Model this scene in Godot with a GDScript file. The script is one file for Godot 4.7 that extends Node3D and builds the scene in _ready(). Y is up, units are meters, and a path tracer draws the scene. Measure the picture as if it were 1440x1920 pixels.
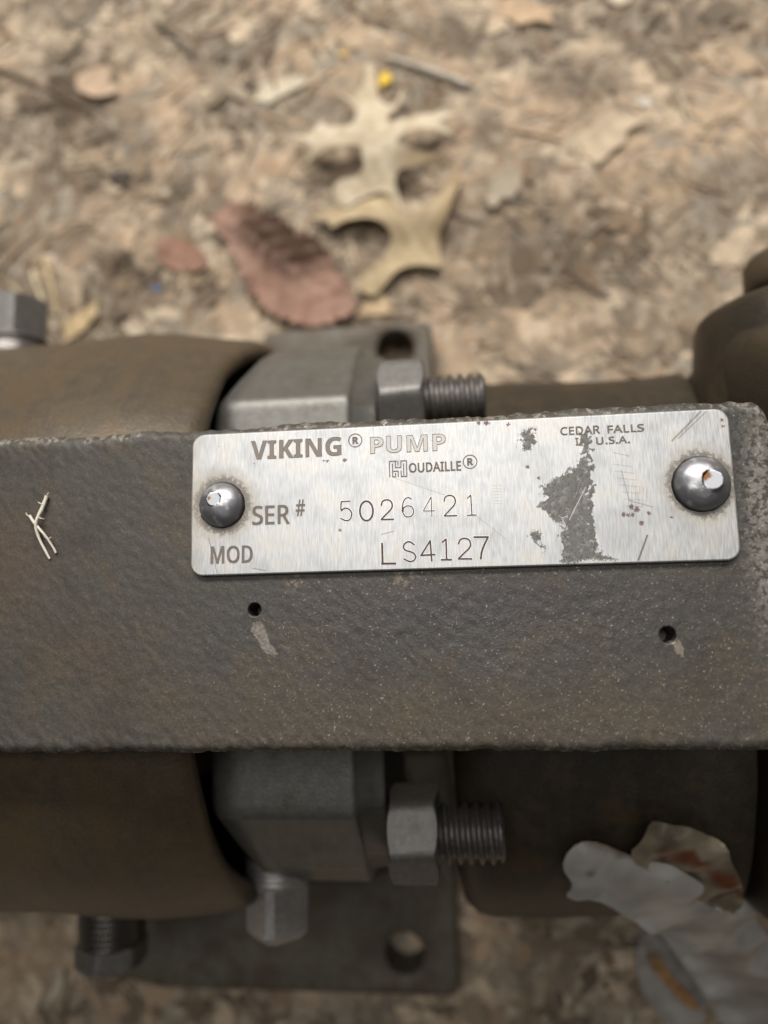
extends Node3D
# A cast iron pump lying on a dirt floor strewn with leaves, seen from close above its nameplate.
# World: x along the pump's shaft, y up, z towards the viewer. Shapes are given in millimetres.

const MM := 0.001
const GROUND := -14.0            # height of the dirt floor; the feet of the pump stand on it
const PAD_TOP := 111.0
const PAD_Z0 := -30.5
const PAD_Z1 := 19.6
const PAD_X1 := 45.2

var rng := RandomNumberGenerator.new()
var noise_a := FastNoiseLite.new()
var noise_b := FastNoiseLite.new()
var noise_c := FastNoiseLite.new()
var taken := {}

# ---------------------------------------------------------------- mesh building

class Shape:
	var v := PackedVector3Array()
	var uv := PackedVector2Array()
	var col := PackedColorArray()
	var grp := PackedInt32Array()

	func tri(a: Vector3, b: Vector3, c: Vector3, g: int, ca := Color.WHITE, cb := Color.WHITE, cc := Color.WHITE, ua := Vector2.ZERO, ub := Vector2.ZERO, uc := Vector2.ZERO) -> void:
		v.append(a); v.append(b); v.append(c)
		uv.append(ua); uv.append(ub); uv.append(uc)
		col.append(ca); col.append(cb); col.append(cc)
		grp.append(g); grp.append(g); grp.append(g)

	# turn the triangles added since `from` so that they face away from `inside`, or along `dir`
	func orient(from: int, inside: Vector3, dir := Vector3.ZERO) -> void:
		var s := 0.0
		for i in range(from, v.size(), 3):
			var n := (v[i + 2] - v[i]).cross(v[i + 1] - v[i])
			s += n.dot(dir) if dir != Vector3.ZERO else n.dot((v[i] + v[i + 1] + v[i + 2]) / 3.0 - inside)
		if s >= 0.0:
			return
		for i in range(from, v.size(), 3):
			var t := v[i + 1]; v[i + 1] = v[i + 2]; v[i + 2] = t
			var q := uv[i + 1]; uv[i + 1] = uv[i + 2]; uv[i + 2] = q
			var c := col[i + 1]; col[i + 1] = col[i + 2]; col[i + 2] = c

	# rows: Array of PackedVector3Array of one length; paint(p) gives a vertex colour, map(p) a uv
	func sheet(rows: Array, g := 0, closed := false, dir := Vector3.ZERO, paint = null, map = null, skip = null) -> void:
		var from := v.size()
		var n: int = rows[0].size()
		var mid := Vector3.ZERO
		var count := 0
		var pc := []
		var pu := []
		for r in rows:
			var ca := PackedColorArray()
			var ua := PackedVector2Array()
			for p in r:
				mid += p
				count += 1
				ca.append(paint.call(p) if paint != null else Color.WHITE)
				ua.append(map.call(p) if map != null else Vector2.ZERO)
			pc.append(ca)
			pu.append(ua)
		mid /= float(count)
		for i in rows.size() - 1:
			var a: PackedVector3Array = rows[i]
			var b: PackedVector3Array = rows[i + 1]
			for j in (n if closed else n - 1):
				var k := (j + 1) % n
				if skip != null and skip.call(i, j):
					continue
				tri(a[j], b[j], b[k], g, pc[i][j], pc[i + 1][j], pc[i + 1][k], pu[i][j], pu[i + 1][j], pu[i + 1][k])
				tri(a[j], b[k], a[k], g, pc[i][j], pc[i + 1][k], pc[i][k], pu[i][j], pu[i + 1][k], pu[i][k])
		orient(from, mid, dir)

	func cap(ring: PackedVector3Array, dir: Vector3, g := 7, c := Color.WHITE) -> void:
		var from := v.size()
		var m := Vector3.ZERO
		for p in ring:
			m += p
		m /= float(ring.size())
		for j in ring.size():
			tri(m, ring[j], ring[(j + 1) % ring.size()], g, c, c, c)
		orient(from, m, dir)

	func mesh() -> ArrayMesh:
		var st := SurfaceTool.new()
		st.begin(Mesh.PRIMITIVE_TRIANGLES)
		for i in v.size():
			st.set_smooth_group(grp[i])
			st.set_color(col[i])
			st.set_uv(uv[i])
			st.add_vertex(v[i] * 0.001)
		st.generate_normals()
		st.index()
		return st.commit()

func build(called: String, s: Shape, m: Material, parent: Node = self) -> MeshInstance3D:
	return put(called, s.mesh(), m, parent)

func put(called: String, mesh: Mesh, m: Material, parent: Node = self) -> MeshInstance3D:
	var o := MeshInstance3D.new()
	o.mesh = mesh
	o.material_override = m
	o.cast_shadow = GeometryInstance3D.SHADOW_CASTING_SETTING_ON
	o.name = numbered(called, parent)
	parent.add_child(o, true)
	return o

func numbered(called: String, parent: Node) -> String:
	var key := str(parent.get_instance_id()) + called
	var n: int = taken.get(key, 0)
	taken[key] = n + 1
	return called if n == 0 else "%s_%03d" % [called, n]

func tag(o: Node, label: String, category := "", group := "", kind := "") -> Node:
	o.set_meta("label", label)
	if category: o.set_meta("category", category)
	if group: o.set_meta("group", group)
	if kind: o.set_meta("kind", kind)
	return o

func thing(called: String, label: String, category: String, group := "") -> Node3D:
	var o := Node3D.new()
	o.name = numbered(called, self)
	add_child(o, true)
	tag(o, label, category, group)
	return o

# ---------------------------------------------------------------- curves and rings

func poly(flat: Array) -> PackedVector2Array:
	var r := PackedVector2Array()
	for i in range(0, flat.size(), 2):
		r.append(Vector2(flat[i], flat[i + 1]))
	return r

func smooth(p: PackedVector2Array, steps: int, closed: bool) -> PackedVector2Array:
	var r := PackedVector2Array()
	var n := p.size()
	for i in (n if closed else n - 1):
		var a := p[(i - 1 + n) % n] if closed or i > 0 else p[0]
		var b := p[i]
		var c := p[(i + 1) % n]
		var d := p[(i + 2) % n] if closed or i + 2 < n else p[n - 1]
		for k in steps:
			r.append(b.cubic_interpolate(c, a, d, float(k) / steps))
	if not closed:
		r.append(p[n - 1])
	return r

# pull the tips of an outline further out and its notches further in
func sharpen(p: PackedVector2Array, out: float, inward: float) -> PackedVector2Array:
	var mid := Vector2.ZERO
	for q in p: mid += q / p.size()
	var r := PackedVector2Array()
	for i in p.size():
		var a := p[i - 1].distance_to(mid) if i else p[p.size() - 1].distance_to(mid)
		var b := p[i].distance_to(mid)
		var c := p[(i + 1) % p.size()].distance_to(mid)
		var d := (p[i] - mid).normalized()
		r.append(p[i] + (d * out if b > a and b > c else -d * inward if b < a and b < c else Vector2.ZERO))
	return r

func circle_x(x: float, cy: float, cz: float, r: float, n := 40) -> PackedVector3Array:
	var a := PackedVector3Array()
	for i in n:
		var t := TAU * i / n
		a.append(Vector3(x, cy + r * sin(t), cz + r * cos(t)))
	return a

func circle_z(z: float, cx: float, cy: float, r: float, n := 40) -> PackedVector3Array:
	var a := PackedVector3Array()
	for i in n:
		var t := TAU * i / n
		a.append(Vector3(cx + r * cos(t), cy + r * sin(t), z))
	return a

func oval(x: float, cy: float, cz: float, hh: float, hw: float, e: float, n := 96) -> PackedVector3Array:
	var a := PackedVector3Array()
	for i in n:
		var t := TAU * i / n
		a.append(Vector3(x, cy + hh * sign(sin(t)) * pow(absf(sin(t)), 2.0 / e), cz + hw * sign(cos(t)) * pow(absf(cos(t)), 2.0 / e)))
	return a

func rough(rows: Array, amount: float, scale: float) -> Array:
	for r in rows:
		for i in r.size():
			var p: Vector3 = r[i]
			var q := p * scale
			r[i] = p + amount * Vector3(noise_b.get_noise_3dv(q), noise_b.get_noise_3dv(q + Vector3(91, 7, 3)), noise_b.get_noise_3dv(q + Vector3(5, 60, 33)))
	return rows

# ---------------------------------------------------------------- materials

func lin(r: float, g: float, b: float) -> Color:
	return Color(r, g, b).linear_to_srgb()

func noise_image(w: int, h: int, freq: float, octaves: int, seed_: int, seamless := false, kind := FastNoiseLite.TYPE_SIMPLEX_SMOOTH) -> Image:
	var n := FastNoiseLite.new()
	n.noise_type = kind
	n.seed = seed_
	n.frequency = freq
	n.fractal_octaves = octaves
	n.fractal_gain = 0.6
	return n.get_seamless_image(w, h) if seamless else n.get_image(w, h)

func bytes(im: Image) -> PackedByteArray:
	im.convert(Image.FORMAT_L8)
	return im.get_data()

func tex(im: Image) -> ImageTexture:
	return ImageTexture.create_from_image(im)

# iron with mottling: two tones, patches of a third, fine pits; mapped from the thing's own axes
func iron(a: Color, b: Color, rust: Color, rust_share: float, rough_: float, metal: float, seed_: int, size := 0.045, relief := 0.012) -> StandardMaterial3D:
	var n := 384
	var big := bytes(noise_image(n, n, 0.008, 4, seed_, true))
	var mid := bytes(noise_image(n, n, 0.03, 4, seed_ + 1, true))
	var fine := bytes(noise_image(n, n, 0.16, 3, seed_ + 2, true))
	var px := PackedByteArray()
	px.resize(n * n * 3)
	for i in n * n:
		var t := clampf((mid[i] / 255.0 - 0.3) * 2.0, 0.0, 1.0)
		var c := a.lerp(b, t)
		var k := smoothstep(1.0 - rust_share - 0.12, 1.0 - rust_share + 0.12, big[i] / 255.0 * 0.75 + mid[i] / 255.0 * 0.25)
		c = c.lerp(rust, k)
		c = c * (0.72 + 0.56 * fine[i] / 255.0)
		c = c.linear_to_srgb()
		px[i * 3] = clampi(int(c.r * 255.0), 0, 255)
		px[i * 3 + 1] = clampi(int(c.g * 255.0), 0, 255)
		px[i * 3 + 2] = clampi(int(c.b * 255.0), 0, 255)
	var m := StandardMaterial3D.new()
	m.albedo_texture = tex(Image.create_from_data(n, n, false, Image.FORMAT_RGB8, px))
	m.roughness = rough_
	m.metallic = metal
	m.uv1_triplanar = true
	m.uv1_scale = Vector3.ONE / size
	if relief > 0.0:
		m.heightmap_enabled = true
		m.heightmap_texture = tex(Image.create_from_data(n, n, false, Image.FORMAT_L8, fine))
		m.heightmap_scale = relief
	return m

func tinted(rough_: float, metal := 0.0, spec := 0.5) -> StandardMaterial3D:
	var m := StandardMaterial3D.new()
	m.vertex_color_use_as_albedo = true
	m.roughness = rough_
	m.metallic = metal
	m.metallic_specular = spec
	return m

func plain(c: Color, rough_: float, metal := 0.0) -> StandardMaterial3D:
	var m := StandardMaterial3D.new()
	m.albedo_color = c.linear_to_srgb()
	m.roughness = rough_
	m.metallic = metal
	return m

# ================================================================ the scene

func _ready() -> void:
	rng.seed = 41
	noise_a.seed = 3; noise_a.frequency = 0.02; noise_a.fractal_octaves = 4
	noise_b.seed = 8; noise_b.frequency = 0.05; noise_b.fractal_octaves = 3
	noise_c.seed = 21; noise_c.frequency = 0.25; noise_c.fractal_octaves = 3
	_camera_and_light()
	_materials()
	_floor()
	_pump()
	_leaves()
	_scrap()
	_small_litter()

func _camera_and_light() -> void:
	var cam := Camera3D.new()
	cam.name = "camera"
	cam.transform = Transform3D(Basis(Vector3(0.99378806, -0.10891728, 0.02285405), Vector3(0.03775866, 0.13681407, -0.98987686), Vector3(0.10468794, 0.98459075, 0.14007676)), Vector3(0, 0.222, 0))
	cam.keep_aspect = Camera3D.KEEP_HEIGHT
	cam.fov = 69.37
	cam.near = 0.01
	cam.far = 20.0
	var lens := CameraAttributesPhysical.new()
	lens.frustum_focal_length = 17.34
	lens.frustum_focus_distance = 0.1115
	lens.frustum_near = 0.01
	lens.frustum_far = 20.0
	lens.exposure_aperture = 5.8
	cam.attributes = lens
	add_child(cam)
	cam.current = true

	var env := Environment.new()
	env.background_mode = Environment.BG_COLOR
	env.background_color = lin(0.03, 0.028, 0.026)
	env.tonemap_mode = Environment.TONE_MAPPER_LINEAR
	env.tonemap_exposure = 1.0
	env.sdfgi_enabled = true
	env.ssao_enabled = true
	env.ssil_enabled = true
	var we := WorldEnvironment.new()
	we.name = "world_environment"
	we.environment = env
	add_child(we)

	_lamp("ceiling_lamp", Vector3(-0.05, 0.98, -0.94), Vector2(1.3, 0.3), 2.75, lin(1.0, 0.955, 0.9))
	_lamp("middle_lamp", Vector3(-0.12, 1.5, -0.32), Vector2(1.1, 0.4), 0.72, lin(1.0, 0.97, 0.93))
	_lamp("far_lamp", Vector3(0.25, 1.5, 0.9), Vector2(0.9, 0.3), 0.08, lin(1.0, 0.95, 0.88))

func _lamp(called: String, at: Vector3, size: Vector2, energy: float, c: Color) -> void:
	var l := AreaLight3D.new()
	l.name = called
	l.area_size = size
	l.light_energy = energy
	l.light_color = c
	l.shadow_enabled = true
	l.transform = Transform3D(Basis.looking_at(Vector3(0, 0.08, -0.02) - at, Vector3.FORWARD), at)
	add_child(l)

var brown_iron: StandardMaterial3D
var grey_iron: StandardMaterial3D
var dark_iron: StandardMaterial3D
var foot_iron: StandardMaterial3D
var steel: StandardMaterial3D
var dark_steel: StandardMaterial3D
var greasy: StandardMaterial3D
var bright_steel: StandardMaterial3D
var pad_iron: StandardMaterial3D
var plate_metal: StandardMaterial3D
var shiny: StandardMaterial3D
var stamped_rim: StandardMaterial3D
var leaf_skin: StandardMaterial3D
var litter_skin: StandardMaterial3D

func _materials() -> void:
	brown_iron = iron(Color(0.096, 0.073, 0.046), Color(0.064, 0.052, 0.037), Color(0.096, 0.068, 0.038), 0.42, 0.46, 0.25, 100)
	grey_iron = iron(Color(0.13, 0.127, 0.116), Color(0.165, 0.16, 0.145), Color(0.10, 0.09, 0.072), 0.25, 0.4, 0.45, 110, 0.03, 0.006)
	dark_iron = iron(Color(0.028, 0.023, 0.016), Color(0.04, 0.032, 0.021), Color(0.058, 0.039, 0.02), 0.35, 0.45, 0.2, 120)
	foot_iron = iron(Color(0.10, 0.088, 0.069), Color(0.14, 0.125, 0.10), Color(0.085, 0.064, 0.043), 0.4, 0.62, 0.25, 130)
	steel = iron(Color(0.15, 0.145, 0.138), Color(0.205, 0.198, 0.188), Color(0.11, 0.095, 0.08), 0.25, 0.5, 0.6, 140, 0.02, 0.004)
	dark_steel = iron(Color(0.12, 0.11, 0.105), Color(0.2, 0.19, 0.18), Color(0.10, 0.075, 0.06), 0.3, 0.4, 0.7, 150, 0.015, 0.004)
	bright_steel = iron(Color(0.30, 0.29, 0.28), Color(0.40, 0.39, 0.38), Color(0.2, 0.17, 0.14), 0.2, 0.38, 0.6, 170, 0.02, 0.004)
	greasy = iron(Color(0.05, 0.045, 0.04), Color(0.085, 0.08, 0.072), Color(0.07, 0.05, 0.035), 0.3, 0.33, 0.5, 160, 0.015, 0.004)
	shiny = tinted(0.4, 0.85)
	stamped_rim = plain(Color(0.62, 0.625, 0.63), 0.42, 0.6)
	leaf_skin = tinted(0.72, 0.0, 0.35)
	litter_skin = tinted(0.8, 0.0, 0.3)

# ---------------------------------------------------------------- the dirt floor

func ground_at(x: float, z: float) -> float:
	return GROUND + 1.3 * noise_a.get_noise_2d(x, z) + 0.6 * noise_b.get_noise_2d(x * 1.6, z * 1.6) - 0.6

func litter_colour() -> Color:
	var t := rng.randf()
	var c: Color
	if t < 0.30: c = Color(0.42, 0.33, 0.225)
	elif t < 0.48: c = Color(0.47, 0.33, 0.22)
	elif t < 0.66: c = Color(0.30, 0.262, 0.205)
	elif t < 0.78: c = Color(0.22, 0.185, 0.14)
	elif t < 0.88: c = Color(0.27, 0.165, 0.1)
	elif t < 0.955: c = Color(0.09, 0.07, 0.052)
	else: c = Color(0.6, 0.54, 0.43)
	return c * rng.randf_range(0.75, 1.15)

# black and brown stains soaked into the dirt: centre, half widths, strength
var stains := [[-139.0, -192.0, 17.0, 11.0, 1.0], [-128.0, -176.0, 12.0, 10.0, 0.7], [-117.0, -160.0, 17.0, 9.0, 0.9], [-112.0, -119.0, 21.0, 10.0, 1.0], [-135.0, -136.0, 14.0, 6.0, 0.6], [-22.0, -119.0, 9.0, 8.0, 0.6], [22.0, -128.0, 26.0, 12.0, 0.55], [14.0, -162.0, 12.0, 7.0, 0.6], [48.0, -178.0, 14.0, 8.0, 0.6], [68.0, -142.0, 18.0, 8.0, 0.45], [30.0, -108.0, 30.0, 8.0, 0.4], [90.0, -196.0, 16.0, 6.0, 0.5], [-75.0, -88.0, 25.0, 7.0, 0.6], [14.0, 92.0, 9.0, 10.0, 0.6]]

func damp(x: float, z: float) -> float:
	var a := 0.0
	var wob := 0.9 * noise_b.get_noise_2d(x * 1.5, z * 1.5) + 0.5 * noise_c.get_noise_2d(x * 0.8, z * 0.8)
	for q in stains:
		var d: float = Vector2((x - q[0]) / q[2], (z - q[1]) / q[3]).length() + wob
		a = maxf(a, q[4] * smoothstep(1.15, 0.45, d))
	return a

# the slow drift of the floor's own colour from grey brown to peach
func soil_tone(x: float, z: float) -> Color:
	var t := smoothstep(-0.25, 0.3, noise_a.get_noise_2d(x * 0.7 + 300.0, z * 0.7))
	var c := Color(0.19, 0.16, 0.125).lerp(Color(0.47, 0.365, 0.265), t)
	c = c.lerp(Color(0.60, 0.51, 0.395), 0.9 * smoothstep(0.12, 0.36, noise_a.get_noise_2d(x * 1.6 + 50.0, z * 2.4 - 400.0)))
	c = c.lerp(Color(0.07, 0.054, 0.04), 0.9 * damp(x, z))
	return c.lerp(Color(0.095, 0.075, 0.055), 0.85 * smoothstep(0.04, 0.27, noise_a.get_noise_2d(x * 1.1 - 700.0, z * 1.3 + 90.0)))

func _floor() -> void:
	var n := 1024
	var a := bytes(noise_image(n, n, 0.006, 4, 200, true))
	var b := bytes(noise_image(n, n, 0.02, 5, 201, true))
	var c := bytes(noise_image(n, n, 0.06, 4, 202, true))
	var d := bytes(noise_image(n, n, 0.012, 4, 203, true))
	var px := PackedByteArray()
	px.resize(n * n * 3)
	for i in n * n:
		var fa := a[i] / 255.0
		var fb := b[i] / 255.0
		var fc := c[i] / 255.0
		var fd := d[i] / 255.0
		var k := Color(0.26, 0.225, 0.175).lerp(Color(0.43, 0.33, 0.235), smoothstep(0.35, 0.7, fa * 0.5 + fb * 0.5))
		k = k.lerp(Color(0.46, 0.42, 0.33), smoothstep(0.55, 0.8, fb * 0.4 + fc * 0.6) * 0.7)
		k = k.lerp(Color(0.10, 0.08, 0.06), smoothstep(0.6, 0.82, fd * 0.55 + fc * 0.45) * 0.85)
		k = (k * (0.7 + 0.6 * fc)).linear_to_srgb()
		px[i * 3] = clampi(int(k.r * 255.0), 0, 255)
		px[i * 3 + 1] = clampi(int(k.g * 255.0), 0, 255)
		px[i * 3 + 2] = clampi(int(k.b * 255.0), 0, 255)
	var m := StandardMaterial3D.new()
	m.albedo_texture = tex(Image.create_from_data(n, n, false, Image.FORMAT_RGB8, px))
	m.roughness = 0.95
	m.heightmap_enabled = true
	m.heightmap_texture = tex(Image.create_from_data(n, n, false, Image.FORMAT_L8, c))
	m.heightmap_scale = 0.05
	var s := Shape.new()
	var rows := []
	var cells := 190
	for i in cells + 1:
		var r := PackedVector3Array()
		for j in cells + 1:
			var u := 2.0 * i / cells - 1.0
			var w := 2.0 * j / cells - 1.0
			var x := 230.0 * u + 1200.0 * pow(u, 7.0) - 20.0
			var z := 260.0 * w + 1200.0 * pow(w, 7.0) - 40.0
			r.append(Vector3(x, ground_at(x, z), z))
		rows.append(r)
	m.vertex_color_use_as_albedo = true
	s.sheet(rows, 0, false, Vector3.UP, func(p: Vector3): return Color.WHITE.lerp(Color(0.22, 0.18, 0.15), damp(p.x, p.z)), func(p: Vector3): return Vector2(p.x, p.z) / 420.0)
	tag(build("ground", s, m), "dirt floor packed with crushed leaves and wood shavings under the pump", "", "", "structure")

	_scatter("leaf_litter", "crushed beige and brown leaf flakes trodden into the dirt floor", flake_mesh(1), 9000, 1.6, 6.5, 0.35)
	_scatter("leaf_litter", "small crumpled leaf flakes and peach coloured scraps over the dirt floor", flake_mesh(2), 8000, 1.0, 4.5, 0.6)
	_scatter("wood_shavings", "thin pale wood splinters and straw bits strewn over the dirt floor", sliver_mesh(), 4200, 3.0, 12.0, 0.16)
	_scatter("soil_crumbs", "dark and pale crumbs of soil lying between the leaf flakes", crumb_mesh(), 7000, 0.4, 1.5, 0.5)

func flake_mesh(seed_: int) -> Mesh:
	rng.seed = seed_ * 77
	var s := Shape.new()
	var ring := PackedVector3Array()
	var low := PackedVector3Array()
	var curl := rng.randf_range(0.08, 0.22)
	for i in 9:
		var t := TAU * i / 9
		var r := rng.randf_range(0.62, 1.15)
		var p := Vector3(r * cos(t), 0, r * sin(t) * 0.7)
		p.y = curl * p.x * p.x - 0.16 * p.z * p.z + rng.randf_range(-0.07, 0.1)
		ring.append(p)
		low.append(p - Vector3(0, 0.06, 0))
	s.cap(ring, Vector3.UP, 0)
	s.cap(low, Vector3.DOWN, 1)
	s.sheet([ring, low], 2, true)
	return s.mesh()

func sliver_mesh() -> Mesh:
	var s := Shape.new()
	var rows := []
	for i in 5:
		var u := i / 2.0 - 1.0
		var w := 0.075 * (1.15 - absf(u) * 0.7)
		var y := 0.12 * (1.0 - u * u)
		var z := 0.1 * u * u
		rows.append(PackedVector3Array([Vector3(u, y - 0.03, z - w), Vector3(u, y + 0.03, z - w * 0.8), Vector3(u, y + 0.04, z + w * 0.8), Vector3(u, y - 0.03, z + w)]))
	s.sheet(rows, -1, true)
	s.cap(rows[0], Vector3.LEFT, -1)
	s.cap(rows[4], Vector3.RIGHT, -1)
	return s.mesh()

func crumb_mesh() -> Mesh:
	rng.seed = 19
	var s := Shape.new()
	var rows := []
	for i in 5:
		var r := PackedVector3Array()
		for j in 7:
			var t := PI * i / 4.0
			var f := TAU * j / 7.0
			r.append(Vector3(sin(t) * cos(f), cos(t) * 0.75, sin(t) * sin(f)) * (rng.randf_range(0.75, 1.15) if i % 4 else 1.0))
		rows.append(r)
	s.sheet(rows, -1, true)
	return s.mesh()

func _scatter(called: String, label: String, mesh: Mesh, count: int, lo: float, hi: float, tilt: float) -> void:
	rng.seed = hash(label)
	var mm := MultiMesh.new()
	mm.transform_format = MultiMesh.TRANSFORM_3D
	mm.use_colors = true
	mm.mesh = mesh
	mm.instance_count = count
	for i in count:
		var x := rng.randf_range(-215.0, 150.0)
		var z := rng.randf_range(-260.0, 170.0)
		if i % 8 == 0:
			x = rng.randfn(0.0, 260.0)
			z = rng.randfn(-40.0, 260.0)
		var sc := lerpf(lo, hi, pow(rng.randf(), 2.2))
		var q := Basis(Vector3.UP, rng.randf_range(0, TAU)) * Basis(Vector3(rng.randfn(), 0.0, rng.randfn()).normalized(), rng.randfn(0.0, tilt * 0.3))
		q = q * Basis.from_scale(Vector3(sc, sc * rng.randf_range(0.25, 0.7), sc * rng.randf_range(0.5, 1.2)))
		mm.set_instance_transform(i, Transform3D(q, Vector3(x, ground_at(x, z) + rng.randf_range(-0.3, 0.35), z) * MM))
		mm.set_instance_color(i, litter_colour().lerp(soil_tone(x, z), rng.randf_range(0.62, 1.0)) * Color(1.0, 0.965, 0.915))
	var o := MultiMeshInstance3D.new()
	o.multimesh = mm
	o.material_override = litter_skin
	o.name = numbered(called, self)
	add_child(o, true)
	tag(o, label, "litter", "", "stuff")

# ---------------------------------------------------------------- the pump

func _pump() -> void:
	var p := thing("pump", "greasy brown and grey cast iron pump with a riveted bright nameplate, lying on the dirt", "pump")
	_body(p)
	_gland(p)
	_housing(p)
	_feet(p)
	_pad(p)
	_nameplate(p)

func body_ring(x: float, radius: float) -> PackedVector3Array:
	# round above the shaft, flatter below, standing clear of the floor
	var r := PackedVector3Array()
	for i in 112:
		var t := TAU * i / 112
		var y := sin(t) * radius
		var z := cos(t) * radius
		var reach := 2.6 * smoothstep(46.0, 61.0, absf(z)) * smoothstep(-62.0, -49.0, x)
		r.append(Vector3(x + reach, 38.0 + (y if y > 0.0 else y * 0.74), -2.4 + z))
	return r

func _body(p: Node3D) -> void:
	var s := Shape.new()
	var rows := []
	for q in [[-260.0, 68.0], [-200.0, 68.0], [-160.0, 68.0], [-130.0, 68.0], [-110.0, 68.0], [-98.0, 68.0], [-90.0, 68.1], [-84.0, 68.4], [-79.0, 68.8], [-74.0, 69.0], [-66.0, 68.8], [-60.0, 68.0], [-55.0, 67.0], [-52.0, 66.4], [-49.6, 65.9], [-48.2, 65.3], [-47.2, 64.4], [-46.8, 63.2], [-47.1, 62.0], [-48.2, 61.1], [-52.0, 60.4], [-64.0, 60.0], [-90.0, 58.0], [-110.0, 50.0], [-112.0, 1.0]]:
		rows.append(body_ring(q[0], q[1]))
	rough(rows, 0.45, 0.8)
	s.sheet(rows, 0, true)
	build("bracket_casting", s, brown_iron, p)
	# bolts and plugs in the flanks of the bracket
	_side_bolt(p, Vector3(-116.0, 46.0, -66.0))
	_thread_plug(p, Vector3(-86.5, 42.0, 62.5))

func hex_ring(axis_x: bool, at: Vector3, along: float, flat: float, turn: float, shrink: float, n := 48, sides := 6) -> PackedVector3Array:
	# a hexagon of half width across flats `flat`; where it reaches past the flats it is chamfered back by `shrink`
	var r := PackedVector3Array()
	for i in n:
		var t := TAU * i / n
		var part := TAU / sides
		var d := fposmod(t - turn + part / 2.0, part) - part / 2.0
		var rad := minf(flat / cos(d), flat / cos(PI / sides) * 0.985)
		var back := signf(shrink) * maxf(0.0, rad - flat * absf(shrink)) * 0.62
		if axis_x:
			r.append(at + Vector3(along - back, rad * sin(t), rad * cos(t)))
		else:
			r.append(at + Vector3(rad * cos(t), rad * sin(t), along - back))
	return r

func _nut(p: Node3D, at: Vector3, length: float, flat: float, turn: float, label: String) -> void:
	var s := Shape.new()
	var a := hex_ring(true, at, 0.0, flat, turn, -1.0)
	var b := hex_ring(true, at, length, flat, turn, 1.0)
	# faces one by one so that their edges stay crisp
	for side in 6:
		var ra := PackedVector3Array()
		var rb := PackedVector3Array()
		for k in 9:
			var i := (side * 8 + k) % 48
			ra.append(a[i]); rb.append(b[i])
		s.sheet([ra, rb], 10 + side, false, (ra[4] + rb[4]) / 2.0 - at - Vector3(length / 2.0, 0, 0))
	var ca := circle_x(at.x, at.y, at.z, flat * 0.93, 48)
	var cb := circle_x(at.x + length, at.y, at.z, flat * 0.93, 48)
	s.sheet([a, ca], 1, true, Vector3.LEFT)
	s.sheet([b, cb], 2, true, Vector3.RIGHT)
	s.cap(ca, Vector3.LEFT, 3)
	s.cap(cb, Vector3.RIGHT, 4)
	tag(build("nut", s, steel, p), label)

func _stud(p: Node3D, at: Vector3, length: float, radius: float, pitch: float) -> void:
	var s := Shape.new()
	var rows := []
	var steps := int(length / pitch * 8.0)
	for i in steps + 1:
		var x := length * i / steps
		var r := PackedVector3Array()
		for j in 36:
			var t := TAU * j / 36
			var ph := fposmod(x / pitch + t / TAU, 1.0)
			var deep := absf(ph - 0.5) * 2.0
			var rad := radius - 1.05 * clampf(deep * 1.5 - 0.25, 0.0, 1.0)
			rad = minf(rad, radius - 0.2 + (length - x) * 0.9 - 0.6)
			r.append(at + Vector3(x, rad * sin(t), rad * cos(t)))
		rows.append(r)
	s.sheet(rows, 0, true)
	s.cap(rows[steps], Vector3.RIGHT)
	build("threaded_stud", s, dark_steel, p)

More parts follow.
